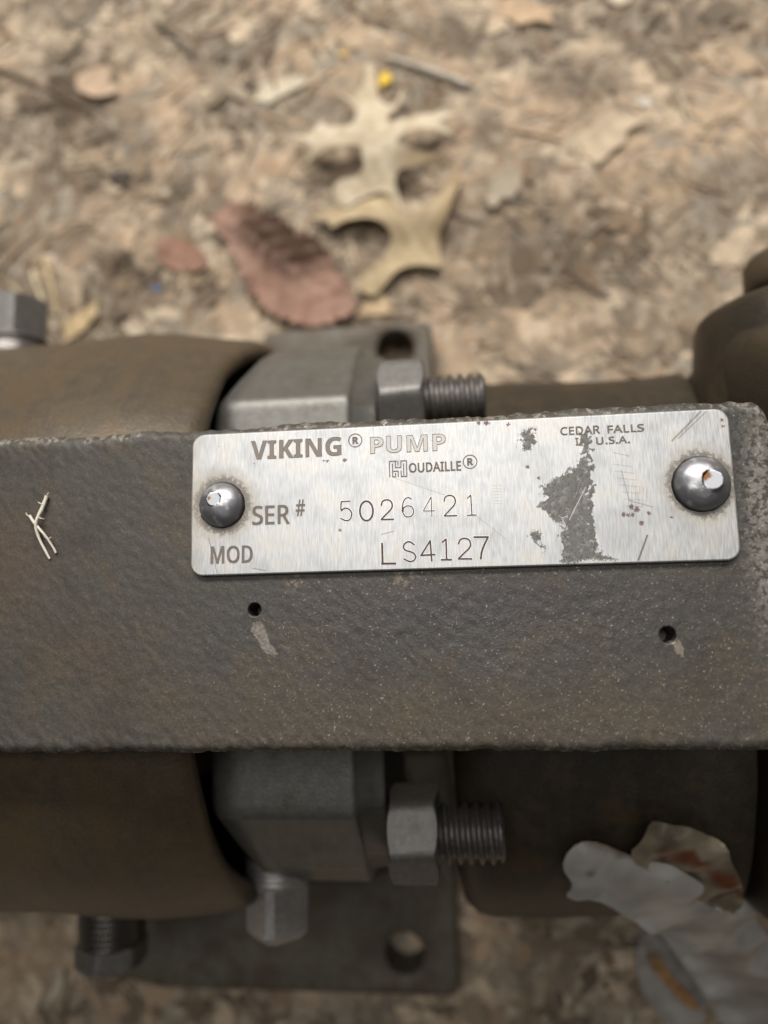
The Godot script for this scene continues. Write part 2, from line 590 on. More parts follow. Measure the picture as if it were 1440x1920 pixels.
func _gland(p: Node3D) -> void:
	var zc := -3.6
	# outline across the shaft: flat top, bevelled shoulders, round flanks
	var half := poly([0, 84, 39.5, 83, 52.5, 70.5, 57.5, 62, 58.5, 53, 55, 42, 46, 34, 0, 32])
	var side := PackedVector2Array()
	for q in half:
		side.append(q)
	var outline := PackedVector2Array()
	for i in side.size():
		outline.append(Vector2(side[i].x + zc, side[i].y))
	for i in range(side.size() - 2, 0, -1):
		outline.append(Vector2(-side[i].x + zc, side[i].y))
	var corners := outline.size()
	var dense := PackedVector2Array()
	for i in corners:
		var a := outline[i]
		var b := outline[(i + 1) % corners]
		# small rounding at every edge
		for t in [0.03, 0.06, 0.5, 0.94, 0.97]:
			dense.append(a.lerp(b, t))
	var rows := []
	for lip in [[0.3, 0.0, 0.8], [0.0, 0.0, 0.93], [0.6, 0.0, 0.975], [1.8, 0.0, 1.0], [6.0, 0.0, 1.0], [0.0, 1.0, 1.0], [0.9, 1.0, 1.0], [1.7, 1.0, 0.985], [2.0, 1.0, 0.955], [6.2, 1.0, 0.95], [6.7, 1.0, 0.93]]:
		var r := PackedVector3Array()
		for q in dense:
			var x: float = lip[0] + (-48.8 + 5.6 * smoothstep(38.0, 58.0, absf(q.x - zc)) if lip[1] == 0.0 else -22.7)
			r.append(Vector3(x, 58 + (q.y - 58) * lip[2], zc + (q.x - zc) * lip[2]))
		rows.append(r)
	var s := Shape.new()
	# each long face has its own smooth group; the edges between are crisp but broken by the small chamfer
	var n := dense.size()
	for j in n:
		var strip := []
		for r in rows:
			strip.append(PackedVector3Array([r[j], r[(j + 1) % n]]))
		var mid: Vector3 = (rows[5][j] + rows[5][(j + 1) % n]) / 2.0
		s.sheet(strip, 20, false, Vector3(0, mid.y - 58, mid.z - zc))
	s.cap(rows[10], Vector3.RIGHT)
	s.cap(rows[0], Vector3.LEFT)
	tag(build("packing_gland", s, grey_iron, p), "smooth grey gland with bevelled shoulders between bracket and nuts")
	for z in [-43.2, 40.6]:
		_nut(p, Vector3(-15.6, 75, z), 9.0, 8.0, PI / 3.0 if z < 0 else PI / 3.0 - 0.2, "worn grey hex nut on the stud " + ("above" if z < 0 else "below") + " the nameplate")
		_stud(p, Vector3(-7.5, 75, z), 13.0, 5.5, 2.0)
	_square_plug(p, Vector3(-41.8, 59, 52.5))

func _square_plug(p: Node3D, at: Vector3) -> void:
	var s := Shape.new()
	# threaded collar
	var rows := []
	for i in 30:
		var z := -3.0 + 6.0 * i / 29
		var w := 0.35 * absf(fposmod(z / 1.1, 1.0) - 0.5) * 2.0
		rows.append(circle_z(at.z + z, at.x, at.y, 6.9 - w - maxf(0.0, z - 2.4) * 1.2, 40))
	s.sheet(rows, 0, true)
	var c := build("pipe_plug", s, dark_steel, p)
	c.material_override = bright_steel
	tag(c, "square headed steel plug screwed into the lower side of the gland")
	# square head, one long edge up, with broken edges
	var h := Shape.new()
	var ring := []
	for e in [[2.4, 1.0], [11.6, 0.97], [12.6, 0.90], [13.4, 0.72]]:
		var r := PackedVector3Array()
		for i in 4:
			var t := PI / 2.0 + TAU * i / 4
			var u := Vector3(cos(t), sin(t), 0)
			var w := Vector3(-sin(t), cos(t), 0)
			var big: float = 6.7 * e[1]
			r.append(at + u * big - w * 0.95 + Vector3(0, 0, e[0]))
			r.append(at + u * big + w * 0.95 + Vector3(0, 0, e[0]))
		ring.append(r)
	h.sheet(ring, -1, true)
	h.cap(ring[3], Vector3.BACK, -1)
	build("head", h, bright_steel, c)

func _thread_plug(p: Node3D, at: Vector3) -> void:
	var s := Shape.new()
	var rows := []
	for i in 40:
		var z := 12.5 * i / 39
		var w := 0.35 * absf(fposmod(z / 1.4, 1.0) - 0.5) * 2.0
		rows.append(circle_z(at.z + z, at.x, at.y, 8.1 - w - 0.04 * z, 40))
	s.sheet(rows, 0, true)
	var c := build("threaded_plug", s, greasy, p)
	tag(c, "short black threaded plug sticking out of the lower side of the bracket")
	var h := Shape.new()
	var a := hex_ring(false, at, 12.0, 7.2, 0.0, 0.0)
	var b := hex_ring(false, at, 17.2, 7.2, 0.0, 1.0)
	h.sheet([a, b], 1, true)
	var e := circle_z(at.z + 17.6, at.x, at.y, 6.6, 48)
	h.sheet([b, e], 2, true, Vector3.BACK)
	var inner := circle_z(at.z + 17.6, at.x, at.y, 4.0, 48)
	h.sheet([e, inner], 3, true, Vector3.BACK)
	var deep := circle_z(at.z + 14.0, at.x, at.y, 4.0, 48)
	h.sheet([inner, deep], 4, true, Vector3.BACK)
	h.cap(deep, Vector3.BACK)
	build("head", h, steel, c)

func _side_bolt(p: Node3D, at: Vector3) -> void:
	var s := Shape.new()
	var a := hex_ring(false, at, -8.0, 7.6, PI / 6.0, 0.0)
	var b := hex_ring(false, at, -19.0, 7.6, PI / 6.0, -1.0)
	for side in 6:
		var ra := PackedVector3Array()
		var rb := PackedVector3Array()
		for k in 9:
			var i := (side * 8 + k) % 48
			ra.append(a[i]); rb.append(b[i])
		s.sheet([ra, rb], 10 + side, false, (ra[4] + rb[4]) / 2.0 - at - Vector3(0, 0, -13.0))
	var e := circle_z(at.z - 19.0, at.x, at.y, 7.0, 48)
	s.sheet([b, e], 2, true, Vector3.FORWARD)
	s.cap(e, Vector3.FORWARD)
	var c := build("side_bolt", s, steel, p)
	tag(c, "bright grey hex bolt head on the far side of the bracket")
	var w := Shape.new()
	var rows := []
	for q in [[1.0, 8.9], [-5.5, 8.9], [-6.3, 8.5], [-6.3, 8.0], [-7.0, 8.0], [-7.4, 8.7], [-8.2, 8.7], [-8.6, 7.0]]:
		rows.append(circle_z(at.z + q[0], at.x, at.y, q[1], 40))
	w.sheet(rows, 0, true)
	build("washer", w, dark_steel, c)

func _housing(p: Node3D) -> void:
	var s := Shape.new()
	var rows := []
	for q in [[-3.0, 0.5], [-3.5, 0.86], [-2.4, 0.95], [0.5, 0.99], [4.0, 1.0], [16.0, 1.0], [32.0, 0.985], [46.0, 0.99], [52.0, 1.0]]:
		rows.append(oval(q[0], 34, 5.5, 43.0 * q[1], 63.0 * q[1], 2.1))
	rough(rows, 0.5, 0.8)
	s.sheet(rows, 0, true)
	s.cap(rows[0], Vector3.LEFT)
	tag(build("stuffing_box_housing", s, dark_iron, p), "dark oily round housing under the right part of the pad")
	var h := Shape.new()
	rows = []
	for q in [[53.5, 0.5], [53.8, 0.90], [54.3, 0.94], [56.0, 0.975], [59.5, 1.0], [80.0, 1.02], [110.0, 1.02], [112.0, 0.98], [112.5, 0.4]]:
		rows.append(oval(q[0], 52, 2.0, 64.0 * q[1], 60.0 * q[1], 2.3))
	rough(rows, 0.5, 0.8)
	h.sheet(rows, 0, true)
	h.cap(rows[0], Vector3.LEFT)
	var casing := build("pump_casing", h, dark_iron, p)
	tag(casing, "dark rounded end casting at the right edge, nearly black")
	# port boss on the far flank with a capped plug in its end
	var b := Shape.new()
	rows = []
	for q in [[-20.0, 25.5], [-36.0, 24.8], [-46.0, 23.8], [-56.0, 22.9], [-60.2, 22.5], [-61.8, 21.9], [-62.8, 20.8], [-63.2, 19.0], [-63.3, 9.0]]:
		rows.append(circle_z(q[0], 75.0, 61.0, q[1], 64))
	rough(rows, 0.35, 1.0)
	b.sheet(rows, 0, true)
	tag(build("port_boss", b, dark_iron, p), "dark brown rounded port boss at the upper right edge")
	var c := Shape.new()
	rows = []
	for q in [[1.0, 8.2], [-3.4, 8.2], [-4.0, 8.8], [-4.8, 9.9], [-5.8, 10.4], [-11.0, 10.2], [-12.4, 9.4], [-13.0, 7.0]]:
		rows.append(circle_z(-62.6 + q[0], 73.5, 62.0, q[1], 48))
	c.sheet(rows, 0, true)
	c.cap(rows[7], Vector3.FORWARD)
	build("port_plug", c, brown_iron, p)

func _foot(p: Node3D, x0: float, x1: float, z0: float, z1: float, hole: Vector2, r: float, label: String) -> void:
	var lo := GROUND - 0.5
	var hi := -1.0
	var n := 120
	var rad := 3.5
	var rows := []
	for q in [[r + 0.0, lo, -1.0], [r + 0.0, hi - 0.7, -1.0], [r + 0.7, hi, -1.0], [1.4, hi, 0.0], [0.5, hi - 0.4, 0.0], [0.0, hi - 1.4, 0.0], [0.0, lo, 0.0]]:
		var ring := PackedVector3Array()
		for i in n:
			var t := TAU * i / n
			var d := Vector2(cos(t), sin(t))
			if q[2] < 0.0:
				ring.append(Vector3(hole.x + d.x * q[0], q[1], hole.y + d.y * q[0]))
				continue
			var k := 1e9
			if absf(d.x) > 1e-6: k = minf(k, ((x1 if d.x > 0 else x0) - hole.x) / d.x)
			if absf(d.y) > 1e-6: k = minf(k, ((z1 if d.y > 0 else z0) - hole.y) / d.y)
			var e := hole + d * k
			# round the corners
			var cx := clampf(e.x, x0 + rad, x1 - rad)
			var cz := clampf(e.y, z0 + rad, z1 - rad)
			var off := e - Vector2(cx, cz)
			if absf(off.x) > 0.01 and absf(off.y) > 0.01:
				e = Vector2(cx, cz) + off.normalized() * rad
			var centre := Vector2((x0 + x1) / 2.0, (z0 + z1) / 2.0)
			e -= (e - centre).sign() * q[0]
			ring.append(Vector3(e.x, q[1], e.y))
		rows.append(ring)
	var s := Shape.new()
	for i in range(1, 6):
		for j in rows[i].size():
			rows[i][j].y += 0.35 * noise_b.get_noise_2d(rows[i][j].x, rows[i][j].z)
	s.sheet([rows[0], rows[1]], 1, true, Vector3.ZERO)
	# the wall of the hole faces its axis
	s.orient(0, Vector3.ZERO)
	var from := s.v.size()
	s.sheet(rows.slice(1), 0, true, Vector3.UP)
	tag(build("mounting_foot", s, foot_iron, p), label)

func _feet(p: Node3D) -> void:
	_foot(p, -62.0, -7.2, -92.5, -42.0, Vector2(-19.0, -83.8), 6.0, "pale worn mounting foot with one bolt hole, on the far side")
	_foot(p, -106.0, -5.6, 40.0, 105.5, Vector2(-20.8, 94.2), 5.6, "brown mounting foot with one bolt hole, on the near side")
	for side in [-1.0, 1.0]:
		var s := Shape.new()
		var rows := []
		for q in [[-2.0, -84.0, -16.0, 40.0, 76.0], [3.0, -80.0, -19.0, 41.0, 68.0], [10.0, -77.0, -21.0, 42.0, 63.0], [24.0, -75.0, -21.5, 40.0, 59.0], [44.0, -75.0, -22.0, 36.0, 57.0]]:
			var r := PackedVector3Array()
			for i in 40:
				var t := TAU * i / 40
				var c := Vector2(sign(cos(t)) * pow(absf(cos(t)), 0.45), sign(sin(t)) * pow(absf(sin(t)), 0.45))
				r.append(Vector3((q[1] + q[2]) / 2.0 + c.x * (q[2] - q[1]) / 2.0, q[0], side * ((q[3] + q[4]) / 2.0 + c.y * (q[4] - q[3]) / 2.0)))
			rows.append(r)
		rough(rows, 0.6, 0.7)
		s.sheet(rows, 0, true)
		build("foot_web", s, brown_iron, p)

# ---------------------------------------------------------------- the nameplate pad

func pad_height(x: float, z: float) -> float:
	return 0.07 * noise_c.get_noise_2d(x * 2.2, z * 2.2) + 0.07 * noise_b.get_noise_2d(x, z) + 0.02 * noise_c.get_noise_2d(x * 7.0, z * 7.0)

func pad_point(x: float, v: float) -> Vector3:
	# v from 0 (bottom of the far side) over the top to 1 (bottom of the near side)
	var ragged := 0.3 * noise_c.get_noise_2d(x * 1.3, 5.0) + 0.5 * noise_b.get_noise_2d(x, 70.0)
	var z0 := PAD_Z0 + ragged
	var z1 := PAD_Z1 + 0.3 * noise_c.get_noise_2d(x * 1.1, 40.0) + 0.25 * noise_b.get_noise_2d(x, 170.0)
	var drop := 0.0
	var corner := 2.6
	if x > PAD_X1 - corner:
		var k := corner - sqrt(maxf(0.0, corner * corner - pow(x - PAD_X1 + corner, 2.0)))
		z0 += k
		z1 -= k
		drop = 0.25 * maxf(0.0, x - PAD_X1 + 1.2)
	var bev := 1.5
	var y: float
	var z: float
	if v < 0.06:
		y = lerpf(97.0, PAD_TOP - bev, v / 0.06)
		z = z0
	elif v < 0.12:
		var t := (v - 0.06) / 0.06 * PI / 2.0
		y = PAD_TOP - bev + bev * sin(t)
		z = z0 + bev * 1.3 * (1.0 - cos(t))
	elif v > 0.94:
		y = lerpf(PAD_TOP - bev, 97.0, (v - 0.94) / 0.06)
		z = z1
	elif v > 0.88:
		var t := (0.94 - v) / 0.06 * PI / 2.0
		y = PAD_TOP - bev + bev * sin(t)
		z = z1 - bev * (1.0 - cos(t))
	else:
		y = PAD_TOP
		z = lerpf(z0 + bev * 1.3, z1 - bev, (v - 0.12) / 0.76)
	var edge := 1.0 + 2.0 * smoothstep(4.0, 0.0, minf(z - z0, z1 - z))
	return Vector3(x, y - drop + pad_height(x, z) * edge, z + 0.12 * noise_c.get_noise_2d(x * 3.0, y * 3.0 + 80.0))

func _pad(p: Node3D) -> void:
	_pad_material()
	var s := Shape.new()
	var xs := PackedFloat32Array([-260, -220, -190, -165, -145, -130, -118, -108, -100, -94])
	var x := -90.0
	while x < 41.0:
		xs.append(x)
		x += 0.42
	for e in 14:
		xs.append(lerpf(41.0, PAD_X1, pow(sin(PI / 2.0 * (e + 1) / 14.0), 0.85)))
	var rows := []
	var vs := PackedFloat32Array()
	for i in 6: vs.append(0.06 * i / 6.0)
	for i in 6: vs.append(0.06 + 0.06 * i / 6.0)
	for i in 111: vs.append(0.12 + 0.76 * i / 110.0)
	for i in 6: vs.append(0.88 + 0.06 * (i + 1) / 6.0)
	for i in 6: vs.append(0.94 + 0.06 * (i + 1) / 6.0)
	for xx in xs:
		var r := PackedVector3Array()
		for v in vs:
			r.append(pad_point(xx, v))
		rows.append(r)
	# two small drilled holes below the nameplate
	var holes := [[Vector2(-32.0, -1.5), 1.02], [Vector2(28.6, 3.5), 1.18]]
	var blocks := []
	for h in holes:
		var i0 := 0
		while xs[i0 + 1] < h[0].x - 2.0: i0 += 1
		var i1 := i0
		while xs[i1] < h[0].x + 2.0: i1 += 1
		var j0 := 0
		while rows[i0][j0 + 1].z < h[0].y - 2.0 or vs[j0] < 0.13: j0 += 1
		var j1 := j0
		while rows[i0][j1].z < h[0].y + 2.0: j1 += 1
		blocks.append([i0, i1, j0, j1])
	var map := func(q: Vector3): return Vector2((q.x + 95.0) / 141.0, (q.z + 32.0) / 53.0)
	s.sheet(rows, 0, false, Vector3.UP, null, map, func(i, j):
		for b in blocks:
			if i >= b[0] and i < b[1] and j >= b[2] and j < b[3]:
				return true
		return false)
	for n in 2:
		var b = blocks[n]
		var loop := PackedVector3Array()
		for i in range(b[0], b[1]): loop.append(rows[i][b[2]])
		for j in range(b[2], b[3]): loop.append(rows[b[1]][j])
		for i in range(b[1], b[0], -1): loop.append(rows[i][b[3]])
		for j in range(b[3], b[2], -1): loop.append(rows[b[0]][j])
		var c: Vector2 = holes[n][0]
		var rings := [loop]
		for q in [[1.25, 0.02], [1.08, 0.03], [1.0, -0.12], [0.97, -0.5], [0.95, -4.0], [0.9, -5.0]]:
			var r := PackedVector3Array()
			for e in loop:
				var d: Vector2 = (Vector2(e.x, e.z) - c).normalized() * (holes[n][1] * q[0])
				r.append(Vector3(c.x + d.x, PAD_TOP + q[1] + (pad_height(c.x + d.x, c.y + d.y) if q[1] > -0.3 else 0.0), c.y + d.y))
			rings.append(r)
		s.sheet(rings.slice(0, 4), 0, true, Vector3.UP, null, map)
		s.sheet(rings.slice(3), 2, true, Vector3.UP, null, map)
		s.cap(rings[6], Vector3.UP)
	# right end and underside
	s.cap(rows[rows.size() - 1], Vector3.RIGHT)
	var under := []
	for r in rows:
		under.append(PackedVector3Array([r[0], r[r.size() - 1]]))
	s.sheet(under, 3, false, Vector3.DOWN)
	tag(build("nameplate_pad", s, pad_iron, p), "rough grey brown cast pad with chipped edges and two small drilled holes")

func soft_blob(x: float, z: float, cx: float, cz: float, rx: float, rz: float) -> float:
	return exp(-(pow((x - cx) / rx, 2.0) + pow((z - cz) / rz, 2.0)))

func _pad_material() -> void:
	var w := 1692
	var h := 636
	var big := bytes(noise_image(w, h, 0.005, 4, 301))
	var mid := bytes(noise_image(w, h, 0.03, 4, 302))
	var fine := bytes(noise_image(w, h, 0.11, 4, 303))
	var grit := bytes(noise_image(w, h, 0.22, 2, 304))
	var chip := bytes(noise_image(w, h, 0.06, 5, 305))
	var rnd := bytes(noise_image(w, h, 0.045, 2, 306))
	var px := PackedByteArray()
	px.resize(w * h * 3)
	var ht := PackedByteArray()
	ht.resize(w * h)
	var ro := PackedByteArray()
	ro.resize(w * h)
	var run_a := poly([-32.1, 0.2, -30.9, 0.3, -30.2, 1.8, -29.5, 3.4, -28.7, 5.0, -29.2, 5.7, -30.4, 4.8, -31.6, 3.0, -32.4, 1.4])
	var run_b := poly([28.9, 4.6, 29.9, 4.1, 30.7, 5.7, 30.5, 6.5, 29.7, 6.1])
	for j in h:
		var z := -32.0 + 53.0 * j / h
		for i in w:
			var x := -95.0 + 141.0 * i / w
			var o := j * w + i
			var fb := big[o] / 255.0
			var fm := mid[o] / 255.0
			var ff := fine[o] / 255.0
			var fg := grit[o] / 255.0
			var fc := chip[o] / 255.0
			var c := Color(0.082, 0.075, 0.065)
			c = c.lerp(Color(0.103, 0.083, 0.058), smoothstep(0.45, 0.75, fb * 0.7 + fm * 0.3) * 0.7)
			# rust stain at the left edge, browner belt along the bottom, violet grey scale under the plate
			c = c.lerp(Color(0.115, 0.074, 0.047), clampf(0.6 * soft_blob(x, z, -74, -10, 9, 9) + 0.45 * soft_blob(x, z, -58, 4, 6, 4), 0, 1))
			c = c.lerp(Color(0.105, 0.084, 0.06), clampf(0.8 * soft_blob(x, z, -8, 15, 48, 5) * (0.4 + fb), 0, 1))
			c = c.lerp(Color(0.066, 0.06, 0.062), clampf(soft_blob(x, z, -2, -1.0, 28, 5.5) * 0.9, 0, 1))
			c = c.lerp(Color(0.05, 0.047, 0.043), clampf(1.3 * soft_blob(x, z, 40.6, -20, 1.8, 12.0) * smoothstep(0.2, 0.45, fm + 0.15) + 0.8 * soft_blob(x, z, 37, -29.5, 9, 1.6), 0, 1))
			# chips: pale worn metal along the far edge and at the right corner
			var worn := smoothstep(0.42, 0.6, fc) * smoothstep(-28.9, -30.0, z + 1.4 * (fm - 0.5)) * (0.12 + 0.88 * smoothstep(0.5, 0.62, fb * 0.5 + mid[(h - 1 - j) * w + i] / 510.0 + 0.18 * smoothstep(-40.0, -60.0, x)))
			worn = maxf(worn, 0.55 * smoothstep(0.58, 0.7, fc) * smoothstep(18.4, 19.6, z))
			worn = maxf(worn, 0.8 * smoothstep(0.5, 0.62, fc) * smoothstep(43.0, 44.2, x + 2.0 * (fm - 0.5)) * smoothstep(-24.0, -28.0, z))
			c = c.lerp(Color(0.36, 0.335, 0.30), worn * 0.8)
			# scale blisters at the right of the plate
			var bl := clampf(soft_blob(x, z, 44.2, -12, 3.0, 15.0) * 1.9, 0, 1) * smoothstep(0.36, 0.52, fc)
			c = c.lerp(Color(0.29, 0.27, 0.24), bl * (0.5 + 0.5 * ff))
			# greasy smears and faint slanting scratches
			c = c.lerp(Color(0.045, 0.04, 0.034), 0.35 * smoothstep(0.56, 0.72, big[(h - 1 - j) * w + (w - 1 - i)] / 255.0 * 0.7 + fm * 0.3))
			# glinting flecks
			var gl := smoothstep(0.73, 0.81, fg * 0.5 + ff * 0.5) * (0.15 + 1.0 * smoothstep(-55.0, -5.0, x + 14.0 * (fb - 0.5))) * smoothstep(0.3, 0.6, fm) * (0.25 + 0.75 * smoothstep(0.4, 0.6, fc))
			c = c.lerp(Color(0.5, 0.475, 0.435), clampf(gl, 0, 1) * 0.85)
			# black pits
			c = c.lerp(Color(0.022, 0.019, 0.016), smoothstep(0.80, 0.86, rnd[o] / 255.0 * 0.6 + ff * 0.4) * 0.9)
			if z > -1.5 and z < 7.0:
				var q := Vector2(x + (fm - 0.5) * 0.9, z + (fc - 0.5) * 0.9)
				if absf(x + 30.5) < 4.0 and Geometry2D.is_point_in_polygon(q, run_a):
					c = Color(0.235, 0.21, 0.18) * (0.7 + 0.5 * ff)
				elif absf(x - 29.6) < 3.0 and Geometry2D.is_point_in_polygon(q, run_b):
					c = Color(0.24, 0.21, 0.17) * (0.75 + 0.5 * ff)
			# dried mud under the plate's lower edge
			var mud := smoothstep(0.5, 0.66, fc) * clampf(soft_blob(x, z, -26.0, -5.6, 1.3, 1.2) + soft_blob(x, z, -9.0, -5.8, 1.6, 1.2), 0, 1)
			c = c.lerp(Color(0.27, 0.225, 0.16), mud * 0.9)
			c = c * (0.50 + 0.34 * ff + 0.16 * fm)
			c = c.linear_to_srgb()
			px[o * 3] = clampi(int(c.r * 255.0), 0, 255)
			px[o * 3 + 1] = clampi(int(c.g * 255.0), 0, 255)
			px[o * 3 + 2] = clampi(int(c.b * 255.0), 0, 255)
			ht[o] = clampi(int(255.0 * (0.25 * fm + 0.35 * ff + 0.25 * fg + 0.3 * bl * fc)), 0, 255)
			ro[o] = clampi(int(255.0 * (0.6 - 0.17 * clampf(soft_blob(x, z, 4, 1.0, 42, 8.0), 0, 1) - 0.22 * gl - 0.15 * worn + 0.1 * (fm - 0.5))), 0, 255)
	pad_iron = StandardMaterial3D.new()
	pad_iron.albedo_texture = tex(Image.create_from_data(w, h, false, Image.FORMAT_RGB8, px))
	pad_iron.roughness = 1.0
	pad_iron.roughness_texture = tex(Image.create_from_data(w, h, false, Image.FORMAT_L8, ro))
	pad_iron.metallic = 0.3
	pad_iron.heightmap_enabled = true
	pad_iron.heightmap_texture = tex(Image.create_from_data(w, h, false, Image.FORMAT_L8, ht))
	pad_iron.heightmap_scale = 0.006
	pad_iron.texture_repeat = false

# ---------------------------------------------------------------- the nameplate

const PLATE := Rect2(-41.9, -29.1, 81.2, 22.3)
const PLATE_TOP := 111.95

func plate_ring(inset: float, y: float) -> PackedVector3Array:
	var r := PackedVector3Array()
	var rad := 2.0 - inset
	var q := PLATE.grow(-inset)
	for k in 4:
		var cx := q.end.x - rad if k == 0 or k == 3 else q.position.x + rad
		var cz := q.end.y - rad if k < 2 else q.position.y + rad
		for i in 9:
			var t := PI / 2.0 * (k + i / 8.0)
			r.append(Vector3(cx + rad * cos(t), y, cz + rad * sin(t)))
	return r

func _nameplate(p: Node3D) -> void:
	_plate_material()
	var s := Shape.new()
	var rings := [plate_ring(0.0, PAD_TOP - 0.2), plate_ring(0.0, PLATE_TOP - 0.22), plate_ring(0.08, PLATE_TOP - 0.06), plate_ring(0.25, PLATE_TOP)]
	var map := func(q: Vector3): return Vector2((q.x - PLATE.position.x) / PLATE.size.x, (q.z - PLATE.position.y) / PLATE.size.y)
	s.sheet(rings, 0, true, Vector3.ZERO, null, map)
	var from := s.v.size()
	var top: PackedVector3Array = rings[3]
	var mid := Vector3(PLATE.get_center().x, PLATE_TOP, PLATE.get_center().y)
	for i in top.size():
		var j := (i + 1) % top.size()
		s.tri(mid, top[i], top[j], -1, Color.WHITE, Color.WHITE, Color.WHITE, map.call(mid), map.call(top[i]), map.call(top[j]))
	s.orient(from, mid, Vector3.UP)
	var plate := build("nameplate", s, plate_metal, p)
	tag(plate, "bright brushed metal nameplate with stamped serial and model numbers")

	var taupe := plain(Color(0.215, 0.185, 0.16), 0.75, 0.0)
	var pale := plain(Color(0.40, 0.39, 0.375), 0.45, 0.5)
	var edge := plain(Color(0.165, 0.14, 0.12), 0.75, 0.0)
	var ink := plain(Color(0.075, 0.045, 0.038), 0.7, 0.0)
	_word(plate, "VIKING", true, Rect2(-32.3, -27.6, 14.2, 2.9), taupe, edge, 0.07)
	_word(plate, "PUMP", true, Rect2(-13.55, -27.35, 11.5, 2.6), pale, taupe, 0.09)
	_word(plate, "OUDAILLE", false, Rect2(-7.7, -22.95, 7.8, 1.42), edge, edge, 0.09)
	_word(plate, "SER", false, Rect2(-32.05, -17.3, 5.75, 2.85), edge, edge, 0.13)
	_word(plate, "#", false, Rect2(-25.25, -18.05, 1.4, 2.5), edge, edge, 0.06)
	_word(plate, "MOD", false, Rect2(-38.6, -11.25, 6.5, 2.55), edge, edge, 0.13)
	_word(plate, "CEDAR", false, Rect2(15.1, -27.4, 5.7, 1.18), edge, edge, 0.07)
	_word(plate, "FALLS", false, Rect2(21.95, -27.3, 5.2, 1.1), edge, edge, 0.07)
	_word(plate, "IA", false, Rect2(17.2, -25.65, 1.45, 1.08), edge, edge, 0.07)
	_word(plate, "U.S.A.", false, Rect2(20.2, -25.62, 4.8, 1.08), edge, edge, 0.07)
	for c in [Vector2(-15.88, -26.94), Vector2(1.5, -22.8)]:
		var g := Shape.new()
		_stroke(g, _arc(c, 1.02, 28), 0.15, PLATE_TOP + 0.05, true)
		build("registered_mark", g, edge, plate)
		_word(plate, "R", true, Rect2(c.x - 0.42, c.y - 0.52, 0.86, 1.04), edge, edge, 0.06)
	# the emblem: a square frame with a broad H
	var e := Shape.new()
	var ex := -10.7
	var ez := -23.4
	for l in [[0.0, 0.0, 0.0, 2.4], [0.0, 0.0, 1.05, 0.0], [0.45, 0.42, 0.45, 2.4], [0.45, 1.55, 1.3, 1.55], [0.9, 0.0, 0.9, 1.0], [0.9, 1.0, 1.75, 1.0], [1.75, 0.0, 1.75, 1.0], [1.75, 0.0, 2.6, 0.0], [2.6, 0.0, 2.6, 2.4], [1.75, 2.4, 2.6, 2.4], [2.15, 0.45, 2.15, 2.4], [1.3, 1.55, 1.3, 2.4], [1.75, 1.55, 1.75, 2.4], [0.45, 2.4, 0.9, 2.4], [0.9, 1.9, 0.9, 2.4], [1.3, 0.0, 1.3, 0.6]]:
		_stroke(e, PackedVector2Array([Vector2(ex + l[0], ez + l[1]), Vector2(ex + l[2], ez + l[3])]), 0.15, PLATE_TOP + 0.05 + 0.008 * (e.v.size() / 6 % 5), false)
	build("emblem", e, edge, plate)

	# stamped figures: each with its own box and weight
	for q in [["5", -18.45, -17.5, 1.8, 2.95, 0.2], ["0", -15.4, -17.42, 2.0, 3.0, 0.3], ["2", -12.2, -17.5, 1.85, 3.0, 0.25], ["6", -9.0, -17.72, 1.75, 2.95, 0.18], ["4", -5.8, -17.7, 1.7, 3.05, 0.14], ["2", -2.7, -17.8, 1.85, 3.1, 0.22], ["1", 0.7, -17.68, 1.35, 3.0, 0.18]]:
		_figure(plate, "serial_figure", q, ink)
	for q in [["L", -12.2, -10.85, 2.0, 3.0, 0.32], ["S", -9.0, -11.0, 1.9, 2.95, 0.24], ["4", -6.35, -11.05, 2.05, 3.0, 0.26], ["1", -3.3, -11.2, 1.45, 3.05, 0.26], ["2", -0.8, -11.25, 1.95, 3.05, 0.25], ["7", 1.65, -11.35, 2.0, 3.2, 0.3]]:
		_figure(plate, "model_figure", q, ink)
	_rivet(p, Vector2(-36.9, -17.7), 3.65, Vector2(-0.75, -0.75), 1.1, false, "dark domed rivet at the left end of the nameplate")
	_rivet(p, Vector2(34.6, -18.0), 4.15, Vector2(1.0, -0.15), 1.45, true, "domed rivet with a rust speck at the right end of the nameplate")

func _arc(c: Vector2, r: float, n: int) -> PackedVector2Array:
	var a := PackedVector2Array()
	for i in n:
		a.append(c + Vector2(cos(TAU * i / n), sin(TAU * i / n)) * r)
	return a

func _stroke(s: Shape, pts: PackedVector2Array, width: float, y: float, closed: bool) -> void:
	var n := pts.size()
	var from := s.v.size()
	var l := PackedVector2Array()
	var r := PackedVector2Array()
	for i in n:
		var a := pts[(i - 1 + n) % n] if closed or i > 0 else pts[i]
		var b := pts[(i + 1) % n] if closed or i < n - 1 else pts[i]
		var d0 := (pts[i] - a).normalized()
		var d1 := (b - pts[i]).normalized()
		if d0 == Vector2.ZERO: d0 = d1
		if d1 == Vector2.ZERO: d1 = d0
		var t := (d0 + d1).normalized()
		if t == Vector2.ZERO: t = d0
		var m := t.orthogonal() * (width / 2.0 / maxf(0.45, t.dot(d0)))
		var end := Vector2.ZERO
		if not closed and i == 0: end = -t * width * 0.4
		if not closed and i == n - 1: end = t * width * 0.4
		l.append(pts[i] + m + end)
		r.append(pts[i] - m + end)
	for i in (n if closed else n - 1):
		var j := (i + 1) % n
		s.tri(Vector3(l[i].x, y, l[i].y), Vector3(l[j].x, y, l[j].y), Vector3(r[j].x, y, r[j].y), 0)
		s.tri(Vector3(l[i].x, y, l[i].y), Vector3(r[j].x, y, r[j].y), Vector3(r[i].x, y, r[i].y), 0)
	s.orient(from, Vector3.ZERO, Vector3.UP)

